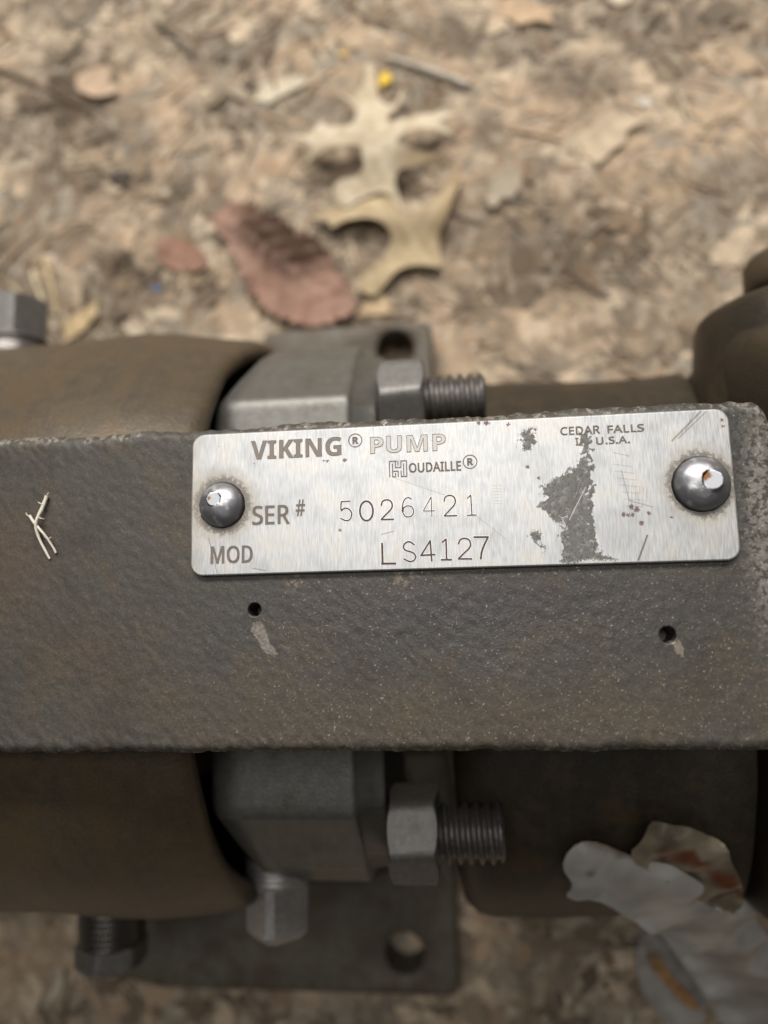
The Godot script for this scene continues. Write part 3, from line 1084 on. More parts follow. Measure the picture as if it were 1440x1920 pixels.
func _figure(plate: Node, called: String, q: Array, m: Material) -> void:
	var lines := []
	match q[0]:
		"5": lines = [poly([0.92, 0, 0.16, 0]), smooth(poly([0.16, 0, 0.1, 0.44, 0.4, 0.35, 0.72, 0.39, 0.95, 0.56, 0.95, 0.76, 0.78, 0.95, 0.45, 1.0, 0.02, 0.86]), 4, false)]
		"0": lines = [_arc(Vector2(0.5, 0.5), 0.5, 24)]
		"2": lines = [smooth(poly([0.05, 0.27, 0.16, 0.08, 0.48, 0, 0.82, 0.07, 0.95, 0.27, 0.84, 0.48, 0.42, 0.74, 0.04, 0.97]), 4, false), poly([0.02, 1.0, 1.0, 1.0])]
		"6": lines = [smooth(poly([0.88, 0.1, 0.6, 0, 0.25, 0.12, 0.05, 0.45, 0.05, 0.74, 0.22, 0.95, 0.5, 1.0, 0.82, 0.94, 0.98, 0.72, 0.84, 0.5, 0.52, 0.43, 0.2, 0.5, 0.06, 0.66]), 4, false)]
		"4": lines = [poly([0.74, 1.0, 0.74, 0.0]), poly([0.72, 0.02, 0.0, 0.7]), poly([0.02, 0.7, 1.0, 0.7])]
		"1": lines = [poly([0.12, 0.14, 0.5, 0.0]), poly([0.52, 0.02, 0.52, 0.97]), poly([0.0, 1.0, 1.0, 1.0])]
		"L": lines = [poly([0.04, 0.0, 0.04, 0.94]), poly([0.0, 1.0, 1.0, 1.0])]
		"S": lines = [smooth(poly([0.92, 0.16, 0.6, 0, 0.26, 0.04, 0.06, 0.22, 0.2, 0.41, 0.76, 0.56, 0.96, 0.76, 0.8, 0.95, 0.46, 1.0, 0.04, 0.85]), 4, false)]
		"7": lines = [poly([0.0, 0.0, 1.0, 0.0]), smooth(poly([0.97, 0.05, 0.68, 0.4, 0.5, 0.7, 0.42, 1.0]), 4, false)]
	var s := Shape.new()
	var rim := Shape.new()
	var k := 0
	var lean := 0.035 * sin(q[1] * 7.3 + q[2])
	for l in lines:
		var pts := PackedVector2Array()
		for a in l:
			var w := Vector2((a.x - 0.5) * q[3] + 0.06 * a.y, (a.y - 0.5) * q[4]).rotated(lean)
			pts.append(Vector2(q[1] + 0.5 * q[3], q[2] + 0.5 * q[4]) + w)
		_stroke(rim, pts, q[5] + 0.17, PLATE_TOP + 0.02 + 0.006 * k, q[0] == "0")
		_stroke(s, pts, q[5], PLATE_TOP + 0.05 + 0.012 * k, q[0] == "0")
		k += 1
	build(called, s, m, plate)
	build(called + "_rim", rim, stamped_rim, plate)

func _word(plate: Node, text: String, bold: bool, box: Rect2, fill: Material, edge: Material, line: float) -> void:
	var f := SystemFont.new()
	f.font_names = PackedStringArray(["Droid Sans"])
	f.font_weight = 700 if bold else 400
	var t := TextMesh.new()
	t.text = text
	t.font = f
	t.font_size = 64
	t.pixel_size = 0.01
	t.depth = 0.1
	t.curve_step = 2.0
	var a := t.surface_get_arrays(0)
	var v: PackedVector3Array = a[Mesh.ARRAY_VERTEX]
	var ix: PackedInt32Array = a[Mesh.ARRAY_INDEX]
	var pts := PackedVector2Array()
	var lo := Vector2(1e9, 1e9)
	var hi := Vector2(-1e9, -1e9)
	for i in range(0, ix.size(), 3):
		if v[ix[i]].z > 0.04 and v[ix[i + 1]].z > 0.04 and v[ix[i + 2]].z > 0.04:
			for k in 3:
				var q := Vector2(v[ix[i + k]].x, -v[ix[i + k]].y)
				pts.append(q)
				lo = lo.min(q)
				hi = hi.max(q)
	var s := Shape.new()
	var o := Shape.new()
	var edges := {}
	var place := func(q: Vector2): return box.position + (q - lo) / (hi - lo) * box.size
	for i in range(0, pts.size(), 3):
		var w := []
		for k in 3:
			w.append(place.call(pts[i + k]))
		var from := s.v.size()
		s.tri(Vector3(w[0].x, PLATE_TOP + 0.05, w[0].y), Vector3(w[1].x, PLATE_TOP + 0.05, w[1].y), Vector3(w[2].x, PLATE_TOP + 0.05, w[2].y), 0)
		s.orient(from, Vector3.ZERO, Vector3.UP)
		for k in 3:
			var p0: Vector2 = w[k]
			var p1: Vector2 = w[(k + 1) % 3]
			var k0 := Vector2i((p0 * 1000.0).round())
			var k1 := Vector2i((p1 * 1000.0).round())
			if k0 == k1: continue
			var key := [k0, k1] if k0 < k1 else [k1, k0]
			if edges.has(key): edges[key][2] += 1
			else: edges[key] = [p0, p1, 1]
	var body := build("lettering", s, fill, plate)
	var n := 0
	for key in edges:
		if edges[key][2] == 1:
			_stroke(o, PackedVector2Array([edges[key][0], edges[key][1]]), line, PLATE_TOP + 0.07 + 0.004 * (n % 4), false)
			n += 1
	if n: build("lettering_outline", o, edge, plate)

func _rivet(p: Node3D, at: Vector2, r: float, flat_at: Vector2, flat_r: float, rusty: bool, label: String) -> void:
	var s := Shape.new()
	var h := r * 0.62
	var rows := []
	var view := (Vector3(0, 222, 0) - Vector3(at.x, 112, at.y)).normalized()
	var half := (view + Vector3(-0.05, 1.0, -0.42).normalized()).normalized()
	var dome := func(q: Vector2): return h * pow(maxf(0.0, 1.0 - q.length_squared() / (r * r)), 0.62)
	var y0: float = dome.call(flat_at)
	for i in 46:
		var ring := PackedVector3Array()
		var k := i / 45.0
		for j in 72:
			var t := TAU * j / 72
			var q := Vector2(cos(t), sin(t)) * r * sin(PI / 2.0 * k)
			var y: float = dome.call(q)
			var d := (q - flat_at).length() + 0.12 * noise_c.get_noise_2d(q.x * 6.0 + at.x, q.y * 6.0)
			var plane := y0 - 0.02 - (half.x * (q.x - flat_at.x) + half.z * (q.y - flat_at.y)) / half.y
			y = lerpf(y, plane, smoothstep(flat_r * 1.12, flat_r * 0.92, d))
			y += 0.05 * noise_b.get_noise_2d(q.x * 9.0 + at.x * 3.0, q.y * 9.0) * (1.0 - smoothstep(flat_r * 1.1, flat_r * 0.9, d))
			var out := 1.0 + (0.035 * noise_c.get_noise_2d(cos(t) * 9.0 + at.x, sin(t) * 9.0) if i > 40 else 0.0)
			ring.append(Vector3(at.x + q.x * out, PLATE_TOP - 0.05 + y, at.y + q.y * out))
		rows.append(ring)
	s.sheet(rows, 0, true, Vector3.UP, func(v: Vector3):
		var q := Vector2(v.x, v.z) - at
		var d := (q - flat_at).length()
		var c := Color(0.33, 0.33, 0.35).lerp(Color(0.62, 0.62, 0.65), smoothstep(0.1, 0.5, noise_b.get_noise_2d(v.x * 7.0, v.z * 7.0)))
		c = c.lerp(Color(0.05, 0.043, 0.04), smoothstep(r * 0.86, r * 0.99, q.length()))
		c = c.lerp(Color(0.26, 0.27, 0.29), smoothstep(flat_r * 1.1, flat_r * 0.85, d))
		var spot := flat_at + (Vector2(-0.95, -0.75) if rusty else Vector2(-0.85, -0.2))
		var rust := smoothstep(1.0 if rusty else 0.5, 0.35 if rusty else 0.15, (q - spot).length() + 0.5 * noise_c.get_noise_2d(v.x * 5.0, v.z * 5.0))
		return c.lerp(Color(0.13, 0.065, 0.028), rust))
	tag(build("rivet", s, shiny, p), label)

func _plate_material() -> void:
	var sc := 20.0
	var w := int(PLATE.size.x * sc)
	var h := int(PLATE.size.y * sc)
	var streak := noise_image(w, 30, 0.35, 2, 401)
	streak.resize(w, h, Image.INTERPOLATE_CUBIC)
	var st := bytes(streak)
	var streak2 := noise_image(w, 46, 0.13, 3, 407)
	streak2.resize(w, h, Image.INTERPOLATE_CUBIC)
	var st2 := bytes(streak2)
	var big := bytes(noise_image(w, h, 0.006, 3, 402))
	var mid := bytes(noise_image(w, h, 0.035, 4, 403))
	var fine := bytes(noise_image(w, h, 0.15, 3, 404))
	var pitted := bytes(noise_image(w, h, 0.09, 2, 405))
	var residue := [poly([18.2, -26.8, 19.3, -27.0, 19.3, -23.5, 19.15, -19, 18.95, -14.5, 19.05, -11.5, 19.6, -8.4, 22.2, -7.2, 14.0, -7.3, 14.5, -11.5, 15.5, -15.4, 16.6, -19.6, 17.6, -22.2, 18.5, -23.6, 18.0, -25.5]),
		poly([12.0, -18.9, 14.2, -19.6, 16.0, -20.6, 17.6, -22.0, 16.9, -18.0, 15.8, -15.5, 14.4, -13.1, 12.9, -13.9, 11.3, -15.3, 12.3, -16.6]),
		poly([9.5, -11.4, 10.8, -11.9, 11.5, -11.5, 11.4, -10.3, 12.2, -8.5, 11.0, -9.7]),
		poly([9.5, -26.9, 11.1, -27.4, 11.1, -25.0, 10.2, -24.3, 9.0, -24.4, 10.0, -25.2, 9.2, -25.7])]
	var boxes := []
	for q in residue:
		var r := Rect2(q[0], Vector2.ZERO)
		for e in q: r = r.expand(e)
		boxes.append(r.grow(0.7))
	# scratches: from, to, half width, darkness
	var cuts := [[Vector2(31.0, -24.6), Vector2(35.4, -28.8), 0.16, 0.55], [Vector2(31.9, -24.9), Vector2(36.1, -28.7), 0.1, 0.5], [Vector2(33.0, -26.0), Vector2(34.6, -28.9), 0.07, 0.4], [Vector2(25.0, -7.3), Vector2(26.5, -10.8), 0.14, 0.85], [Vector2(-39.0, -12.6), Vector2(-37.6, -7.2), 0.06, 0.6], [Vector2(-10.2, -20.9), Vector2(-2.0, -17.7), 0.04, 0.35], [Vector2(2.1, -14.6), Vector2(6.2, -11.0), 0.04, 0.3], [Vector2(-32.0, -7.8), Vector2(-30.0, -7.4), 0.07, 0.6], [Vector2(-12.2, -12.3), Vector2(-10.4, -12.7), 0.08, 0.5], [Vector2(14.9, -12.0), Vector2(17.9, -19.5), 0.09, 0.8], [Vector2(15.6, -13.5), Vector2(18.2, -18.2), 0.06, -0.6]]
	for k in 7:
		cuts.append([Vector2(22.4 + 0.25 * k, -21.5 + 1.05 * k), Vector2(25.0 + 0.2 * k, -21.0 + 1.0 * k), 0.06, 0.3])
		cuts.append([Vector2(4.6, -19.0 + 0.45 * k), Vector2(6.0, -19.0 + 0.45 * k), 0.05, 0.25])
		cuts.append([Vector2(24.4 + 0.5 * k, -19.0 + 0.3 * k), Vector2(24.1 + 0.5 * k, -15.0), 0.04, 0.28])
	cuts.append([Vector2(22.6, -23.2), Vector2(24.8, -22.6), 0.06, 0.4])
	cuts.append([Vector2(23.5, -20.5), Vector2(24.3, -16.0), 0.07, 0.45])
	cuts.append([Vector2(24.3, -16.0), Vector2(27.6, -14.9), 0.08, 0.45])
	var cut_boxes := []
	for c in cuts:
		cut_boxes.append(Rect2(c[0], Vector2.ZERO).expand(c[1]).grow(0.4))
	# red brown specks: at, radius
	var specks := [[Vector2(24.5, -15.0), 0.5], [Vector2(25.2, -14.6), 0.55], [Vector2(23.3, -14.0), 0.35], [Vector2(24.0, -13.9), 0.28], [Vector2(24.7, -13.9), 0.3], [Vector2(26.9, -14.1), 0.3], [Vector2(25.8, -12.7), 0.4], [Vector2(30.0, -13.3), 0.22], [Vector2(-17.6, -24.0), 0.35], [Vector2(-20.3, -23.9), 0.14], [Vector2(-20.9, -24.0), 0.12], [Vector2(-18.5, -13.2), 0.16], [Vector2(7.4, -28.2), 0.3], [Vector2(4.2, -28.7), 0.5], [Vector2(3.0, -28.75), 0.4], [Vector2(38.3, -26.4), 0.3], [Vector2(38.2, -27.4), 0.22], [Vector2(9.9, -21.7), 0.3], [Vector2(11.5, -19.9), 0.28], [Vector2(-31.8, -24.0), 0.12], [Vector2(-37.5, -27.0), 0.1]]
	var px := PackedByteArray()
	px.resize(w * h * 3)
	var orm := PackedByteArray()
	orm.resize(w * h * 3)
	var dome_at := [Vector2(-36.9, -17.7), Vector2(34.6, -18.0)]
	for j in h:
		var z := PLATE.position.y + (j + 0.5) / sc
		for i in w:
			var x := PLATE.position.x + (i + 0.5) / sc
			var o := j * w + i
			var fs := st[o] / 255.0 * 0.45 + st2[o] / 255.0 * 0.55
			var fm := mid[o] / 255.0
			var ff := fine[o] / 255.0
			var fb := big[o] / 255.0
			var q := Vector2(x, z)
			var c := Color(0.45, 0.456, 0.462) * (0.62 + 0.76 * fs) * (0.83 + 0.32 * fb)
			c = c.lerp(Color(0.44, 0.40, 0.33), 0.3 * smoothstep(0.55, 0.8, fb))
			var rough_ := 0.40 + 0.16 * (fs - 0.5) + 0.08 * (fm - 0.5)
			var metal := 0.6
			# yellowish grime around the rivets and at the plate's left end
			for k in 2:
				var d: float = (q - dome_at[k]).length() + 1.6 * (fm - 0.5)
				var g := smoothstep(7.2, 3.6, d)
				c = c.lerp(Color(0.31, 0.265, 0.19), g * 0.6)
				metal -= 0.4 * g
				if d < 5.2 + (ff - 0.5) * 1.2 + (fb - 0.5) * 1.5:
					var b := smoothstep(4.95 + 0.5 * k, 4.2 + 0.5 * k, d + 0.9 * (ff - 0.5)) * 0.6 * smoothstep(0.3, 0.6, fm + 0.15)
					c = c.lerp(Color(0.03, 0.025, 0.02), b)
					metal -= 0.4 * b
			c = c.lerp(Color(0.32, 0.28, 0.21), 0.3 * smoothstep(-39.0, -41.5, x + 2.0 * (fm - 0.5)))
			# grey residue of a torn sticker
			for k in 4:
				if boxes[k].has_point(q):
					var e := q + Vector2(fm - 0.5, ff * 0.5 + fb * 0.5 - 0.5) * Vector2(2.6, 1.9)
					if Geometry2D.is_point_in_polygon(e, residue[k]):
						var hole := smoothstep(0.63, 0.7, pitted[o] / 255.0)
						c = c.lerp(Color(0.118, 0.113, 0.105) * (0.72 + 0.3 * ff + 0.26 * fm), 0.97 - 0.2 * smoothstep(0.6, 0.75, fm))
						c = c.lerp(Color(0.06, 0.056, 0.05), hole * 0.75)
						metal = 0.12
						rough_ = 0.5
			for k in cuts.size():
				if cut_boxes[k].has_point(q):
					var n := Geometry2D.get_closest_point_to_segment(q, cuts[k][0], cuts[k][1])
					var t: float = smoothstep(cuts[k][2] + 0.05, cuts[k][2] * 0.5, n.distance_to(q) + 0.06 * (ff - 0.5)) * cuts[k][3]
					c = c.lerp(Color(0.10, 0.085, 0.075) if t > 0 else Color(0.6, 0.59, 0.57), absf(t))
			for k in specks.size():
				var d: float = (q - specks[k][0]).length()
				if d < 1.0:
					var t := smoothstep(specks[k][1], specks[k][1] * 0.6, d + 0.5 * (ff - 0.5) + 0.4 * (fm - 0.5))
					c = c.lerp(Color(0.10, 0.045, 0.04), t * 0.9)
					metal = lerpf(metal, 0.1, t)
			c = c.linear_to_srgb()
			px[o * 3] = clampi(int(c.r * 255.0), 0, 255)
			px[o * 3 + 1] = clampi(int(c.g * 255.0), 0, 255)
			px[o * 3 + 2] = clampi(int(c.b * 255.0), 0, 255)
			orm[o * 3] = 255
			orm[o * 3 + 1] = clampi(int(rough_ * 255.0), 0, 255)
			orm[o * 3 + 2] = clampi(int(maxf(metal, 0.0) * 255.0), 0, 255)
	plate_metal = StandardMaterial3D.new()
	plate_metal.albedo_texture = tex(Image.create_from_data(w, h, false, Image.FORMAT_RGB8, px))
	var t := tex(Image.create_from_data(w, h, false, Image.FORMAT_RGB8, orm))
	plate_metal.roughness = 1.0
	plate_metal.roughness_texture = t
	plate_metal.roughness_texture_channel = BaseMaterial3D.TEXTURE_CHANNEL_GREEN
	plate_metal.metallic = 1.0
	plate_metal.metallic_texture = t
	plate_metal.metallic_texture_channel = BaseMaterial3D.TEXTURE_CHANNEL_BLUE
	plate_metal.texture_repeat = false
	plate_metal.heightmap_enabled = true
	plate_metal.heightmap_texture = tex(Image.create_from_data(w, h, false, Image.FORMAT_L8, st))
	plate_metal.heightmap_scale = 0.0012

# ---------------------------------------------------------------- leaves and other things on the floor

func inside_points(outline: PackedVector2Array, step: float) -> PackedVector2Array:
	var r := Rect2(outline[0], Vector2.ZERO)
	for e in outline: r = r.expand(e)
	var pts := PackedVector2Array()
	var z := r.position.y
	var k := 0
	while z < r.end.y:
		var x := r.position.x + (step / 2.0 if k % 2 else 0.0)
		while x < r.end.x:
			var q := Vector2(x, z)
			if Geometry2D.is_point_in_polygon(q, outline):
				var near := 1e9
				for e in outline: near = minf(near, q.distance_squared_to(e))
				if near > step * step * 0.35:
					pts.append(q)
			x += step
		z += step * 0.87
		k += 1
	return pts

# a thin bent sheet with the given outline: lift(q) is its height, tint(q) its colour
func leaf(called: String, outline: PackedVector2Array, step: float, thick: float, lift: Callable, tint: Callable, m: Material, parent: Node = self) -> MeshInstance3D:
	var pts := outline.duplicate()
	pts.append_array(inside_points(outline, step))
	var ix := Geometry2D.triangulate_delaunay(pts)
	var s := Shape.new()
	var under := Vector3(0, thick, 0)
	var p3 := PackedVector3Array()
	var cs := PackedColorArray()
	for q in pts:
		p3.append(Vector3(q.x, lift.call(q), q.y))
		cs.append(tint.call(q))
	for side in 2:
		for i in range(0, ix.size(), 3):
			var c := (pts[ix[i]] + pts[ix[i + 1]] + pts[ix[i + 2]]) / 3.0
			if not Geometry2D.is_point_in_polygon(c, outline):
				continue
			var from := s.v.size()
			var d := under * side
			s.tri(p3[ix[i]] - d, p3[ix[i + 1]] - d, p3[ix[i + 2]] - d, side, cs[ix[i]], cs[ix[i + 1]], cs[ix[i + 2]])
			s.orient(from, Vector3.ZERO, Vector3.UP if side == 0 else Vector3.DOWN)
	var n := outline.size()
	var mid := Vector2.ZERO
	for q in outline: mid += q / n
	for i in n:
		var j := (i + 1) % n
		var from := s.v.size()
		s.tri(p3[i], p3[j], p3[j] - under, -1, cs[i], cs[j], cs[j])
		s.tri(p3[i], p3[j] - under, p3[i] - under, -1, cs[i], cs[j], cs[i])
		var e := (outline[j] - outline[i]).orthogonal()
		if Geometry2D.is_point_in_polygon((outline[i] + outline[j]) / 2.0 + e.normalized() * 0.05, outline): e = -e
		s.orient(from, Vector3.ZERO, Vector3(e.x, 0, e.y))
	return build(called, s, m, parent)

func seg_dist(q: Vector2, a: Vector2, b: Vector2) -> float:
	return q.distance_to(Geometry2D.get_closest_point_to_segment(q, a, b))

func _leaves() -> void:
	# pale oak leaf, stem away from the viewer
	var up := smooth(sharpen(poly([-24.6, -192.0, -23.9, -183.5, -22.9, -177.5, -18.2, -174.6, -15.3, -177.7, -16.4, -172.7, -19.9, -169.0, -18.4, -166.2, -12.4, -166.6, -6.4, -168.0, 3.4, -169.0, -2.0, -164.5, 0.1, -158.6, -4.4, -160.7, -9.6, -160.4, -14.1, -159.4, -15.9, -155.9, -12.0, -153.9, -5.5, -152.5, -6.9, -150.2, -11.4, -148.7, -16.3, -147.1, -18.1, -144.5, -17.2, -140.4, -15.8, -135.3, -18.6, -138.2, -20.0, -140.4, -23.5, -141.4, -29.5, -140.5, -34.8, -139.4, -39.3, -144.0, -37.0, -146.6, -32.0, -147.4, -28.4, -150.3, -28.9, -153.5, -30.4, -156.3, -35.3, -156.7, -41.4, -156.2, -47.6, -153.9, -46.4, -158.1, -52.2, -166.0, -47.0, -163.9, -43.4, -168.1, -39.4, -165.0, -33.6, -165.0, -30.9, -168.9, -31.4, -173.5, -36.0, -178.6, -33.6, -178.6, -29.9, -180.8, -28.5, -186.6, -27.2, -192.5]), 2.2, 1.1), 3, true)
	var ribs := [[Vector2(-26, -191), Vector2(-22, -150)], [Vector2(-22, -150), Vector2(-17, -137)], [Vector2(-24, -165), Vector2(1, -160)], [Vector2(-24, -160), Vector2(-46, -157)], [Vector2(-24, -152), Vector2(-7, -151)], [Vector2(-22, -148), Vector2(-37, -143)]]
	var o := leaf("oak_leaf", up, 2.2, 0.35, func(q: Vector2):
		var h := ground_at(q.x, q.y) * 0.25 + GROUND * 0.75 + 3.4
		h += 1.6 * smoothstep(0.0, 9.0, absf(q.x + 24.0)) + 5.0 * exp(-pow((q.y + 159.0) / 12.0, 2.0)) - 0.022 * maxf(0.0, absf(q.x + 24.0) - 12.0) * absf(q.x + 24.0) * 0.35
		h += 1.2 * noise_a.get_noise_2d(q.x * 2.0, q.y * 2.0)
		h -= 3.2 * smoothstep(-178.0, -192.0, q.y)
		return h, func(q: Vector2):
		var d := 99.0
		for r in ribs: d = minf(d, seg_dist(q, r[0], r[1]))
		var c := Color(0.58, 0.50, 0.37).lerp(Color(0.48, 0.40, 0.285), smoothstep(-0.2, 0.4, noise_a.get_noise_2d(q.x * 3.0, q.y * 3.0)))
		c = c.lerp(Color(0.33, 0.22, 0.11), 0.8 * smoothstep(-19.0, -10.0, q.x) * smoothstep(-158.0, -151.0, q.y))
		c = c.lerp(Color(0.36, 0.27, 0.16), 0.6 * smoothstep(0.05, 0.4, noise_b.get_noise_2d(q.x * 4.0, q.y * 4.0)))
		c = c.lerp(Color(0.33, 0.25, 0.15), 0.5 * smoothstep(0.8, 1.4, d) * smoothstep(2.4, 1.4, d))
		return c.lerp(Color(0.60, 0.52, 0.37), 0.5 * smoothstep(0.9, 0.2, d)), leaf_skin)
	tag(o, "pale beige oak leaf with pointed lobes and its stem pointing away", "leaf", "oak leaves")
	# tan oak leaf lying with its tip towards the pump
	var lo := smooth(sharpen(poly([-34.8, -139.2, -28.0, -140.2, -20.6, -140.3, -16.3, -134.0, -9.7, -133.8, -8.1, -135.6, -4.4, -138.5, 0.7, -147.5, 2.6, -145.7, 1.5, -139.5, -0.9, -131.9, -3.3, -125.8, -4.1, -120.5, -4.8, -115.7, -8.0, -115.0, -12.4, -115.7, -17.5, -113.8, -22.0, -110.3, -26.5, -107.9, -31.7, -110.2, -27.8, -115.4, -23.3, -119.7, -20.6, -124.1, -20.2, -126.4, -23.0, -130.2, -27.4, -132.2, -32.7, -132.6, -37.2, -131.8, -40.2, -130.7, -42.4, -134.3, -46.6, -135.8, -43.9, -138.0, -38.6, -139.5]), 1.6, 0.8), 3, true)
	var rib2 := [[Vector2(-22, -140), Vector2(-8, -117)], [Vector2(-16, -131), Vector2(-42, -135)], [Vector2(-12, -123), Vector2(-29, -110)], [Vector2(-9, -124), Vector2(1, -144)]]
	o = leaf("oak_leaf", lo, 2.0, 0.35, func(q: Vector2):
		var h := ground_at(q.x, q.y) * 0.25 + GROUND * 0.75 + 2.4
		h += 4.6 * exp(-pow((q.y + 133.0) / 8.0, 2.0)) + 1.8 * exp(-pow((q.y + 112.0) / 5.0, 2.0)) - 0.006 * pow(maxf(0.0, q.x + 8.0), 2.0)
		h -= 0.010 * pow(minf(0.0, q.x + 26.0), 2.0)
		return h + 1.0 * noise_a.get_noise_2d(q.x * 2.0 + 50.0, q.y * 2.0), func(q: Vector2):
		var d := 99.0
		for r in rib2: d = minf(d, seg_dist(q, r[0], r[1]))
		var c := Color(0.47, 0.375, 0.235).lerp(Color(0.38, 0.30, 0.19), smoothstep(-0.2, 0.4, noise_a.get_noise_2d(q.x * 3.0, q.y * 3.0 + 30.0)))
		c = c.lerp(Color(0.27, 0.19, 0.10), 0.7 * smoothstep(-8.0, 0.0, q.x))
		c = c.lerp(Color(0.29, 0.21, 0.12), 0.6 * smoothstep(0.05, 0.4, noise_b.get_noise_2d(q.x * 4.0, q.y * 4.0)))
		c = c.lerp(Color(0.26, 0.19, 0.10), 0.5 * smoothstep(0.8, 1.4, d) * smoothstep(2.4, 1.4, d))
		return c.lerp(Color(0.52, 0.42, 0.28), 0.5 * smoothstep(0.9, 0.2, d)), leaf_skin)
	tag(o, "tan oak leaf with blunt lobes lying beside the reddish leaf", "leaf", "oak leaves")
	# red brown ovate leaf with toothed margin
	var soft := smooth(poly([-77.0, -142.1, -70.0, -141.1, -62.2, -137.2, -56.9, -132.7, -50.8, -129.0, -44.8, -125.3, -41.8, -120.4, -38.2, -113.8, -35.3, -107.4, -33.6, -102.3, -35.4, -99.4, -42.1, -97.9, -49.5, -98.0, -54.7, -99.4, -61.5, -103.9, -66.8, -110.5, -70.6, -117.9, -74.5, -126.1, -79.2, -133.0, -81.6, -137.2]), 6, true)
	var red := PackedVector2Array()
	var heart := Vector2(-57, -119)
	for i in soft.size():
		red.append(soft[i] + (soft[i] - heart).normalized() * (3.0 if i % 3 == 0 else 1.0) + Vector2(2.0, -1.8) * noise_b.get_noise_2d(i * 31.0, 4.0))
	var a0 := Vector2(-81, -142)
	var a1 := Vector2(-34, -100)
	o = leaf("reddish_leaf", red, 1.7, 0.35, func(q: Vector2):
		var d := seg_dist(q, a0, a1)
		var t := (q - a0).dot((a1 - a0).normalized())
		var h := ground_at(q.x, q.y) * 0.3 + GROUND * 0.7 + 2.6
		h += 0.028 * d * d * 0.35 + 0.45 * sin(t * 0.9 - d * 0.8 + 2.0 * noise_b.get_noise_2d(q.x * 2.0, q.y * 2.0)) + 0.9 * noise_b.get_noise_2d(q.x * 3.0, q.y * 3.0) + 1.2 * sin(t * 0.11)
		return h + 2.6 * smoothstep(38.0, 62.0, t) + 0.8 * noise_a.get_noise_2d(q.x * 3.0, q.y * 3.0), func(q: Vector2):
		var d := seg_dist(q, a0, a1)
		var t := (q - a0).dot((a1 - a0).normalized())
		var c := Color(0.285, 0.175, 0.13).lerp(Color(0.215, 0.12, 0.088), smoothstep(-0.2, 0.4, noise_a.get_noise_2d(q.x * 3.5, q.y * 3.5)))
		var side := (q - a0).cross((a1 - a0).normalized())
		var along := t - 0.8 * d
		var ray := noise_b.get_noise_2d(along * 7.0, 9.0) * 5.0
		var stain := smoothstep(-8.0 + ray, -2.0 + ray, side) * smoothstep(3.0, 15.0, t + ray) * smoothstep(46.0, 33.0, t - ray - side * 0.4)
		c = c.lerp(Color(0.05, 0.024, 0.012), stain * 0.93)
		var vein := absf(fposmod(along * 0.16, 1.0) - 0.5)
		c = c.lerp(Color(0.37, 0.255, 0.21), 0.6 * smoothstep(3.0, 9.0, -side) * smoothstep(30.0, 5.0, t))
		return c.lerp(Color(0.42, 0.28, 0.22), 0.4 * smoothstep(0.7, 0.2, d) + 0.25 * smoothstep(0.12, 0.0, vein)), leaf_skin)
	tag(o, "reddish brown toothed leaf with a dark stain, lying against the far foot", "leaf", "")
	var frag := smooth(poly([-102.8, -133.2, -95.5, -133.6, -87.7, -129.0, -84.8, -122.9, -89.5, -120.3, -97.2, -121.9, -103.1, -126.3]), 4, true)
	o = leaf("reddish_leaf", frag, 1.8, 0.3, func(q: Vector2): return ground_at(q.x, q.y) + 1.4 + 0.9 * noise_b.get_noise_2d(q.x * 2.0, q.y * 2.0), func(q: Vector2): return Color(0.24, 0.135, 0.095) * (1.0 + 0.5 * noise_b.get_noise_2d(q.x * 4.0, q.y * 4.0)), leaf_skin)
	tag(o, "small dull red leaf scrap left of the toothed reddish leaf", "leaf scrap")

# a bent rod along points, thick at first and thinner at its end
func rod(called: String, pts: Array, r0: float, r1: float, c: Color, bark: float) -> MeshInstance3D:
	var s := Shape.new()
	var line := Curve3D.new()
	for i in pts.size():
		line.add_point(pts[i], (pts[maxi(i - 1, 0)] - pts[mini(i + 1, pts.size() - 1)]) / 6.0, (pts[mini(i + 1, pts.size() - 1)] - pts[maxi(i - 1, 0)]) / 6.0)
	var rows := []
	var n := 18
	for i in n + 1:
		var q := line.sample_baked(line.get_baked_length() * i / n, true)
		var q2 := line.sample_baked(minf(line.get_baked_length(), line.get_baked_length() * (i + 0.3) / n), true)
		var q1 := line.sample_baked(maxf(0.0, line.get_baked_length() * (i - 0.3) / n), true)
		var d := (q2 - q1).normalized()
		var u := d.cross(Vector3.UP).normalized()
		var w := u.cross(d)
		var r := PackedVector3Array()
		for j in 9:
			var t := TAU * j / 9
			var rad := lerpf(r0, r1, float(i) / n) * (1.0 + bark * noise_c.get_noise_2d(i * 7.0, j * 9.0 + pts[0].x))
			r.append(q + (u * cos(t) + w * sin(t)) * rad)
		rows.append(r)
	s.sheet(rows, 0, true, Vector3.ZERO, func(q: Vector3): return c * (1.0 + 0.45 * noise_c.get_noise_3dv(q * 1.5)))
	s.cap(rows[0], rows[0][0] - rows[1][0], 1, c)
	s.cap(rows[n], rows[n][0] - rows[n - 1][0], 1, c)
	return build(called, s, litter_skin)

func g3(x: float, z: float, up := 1.0) -> Vector3:
	return Vector3(x, ground_at(x, z) + up, z)

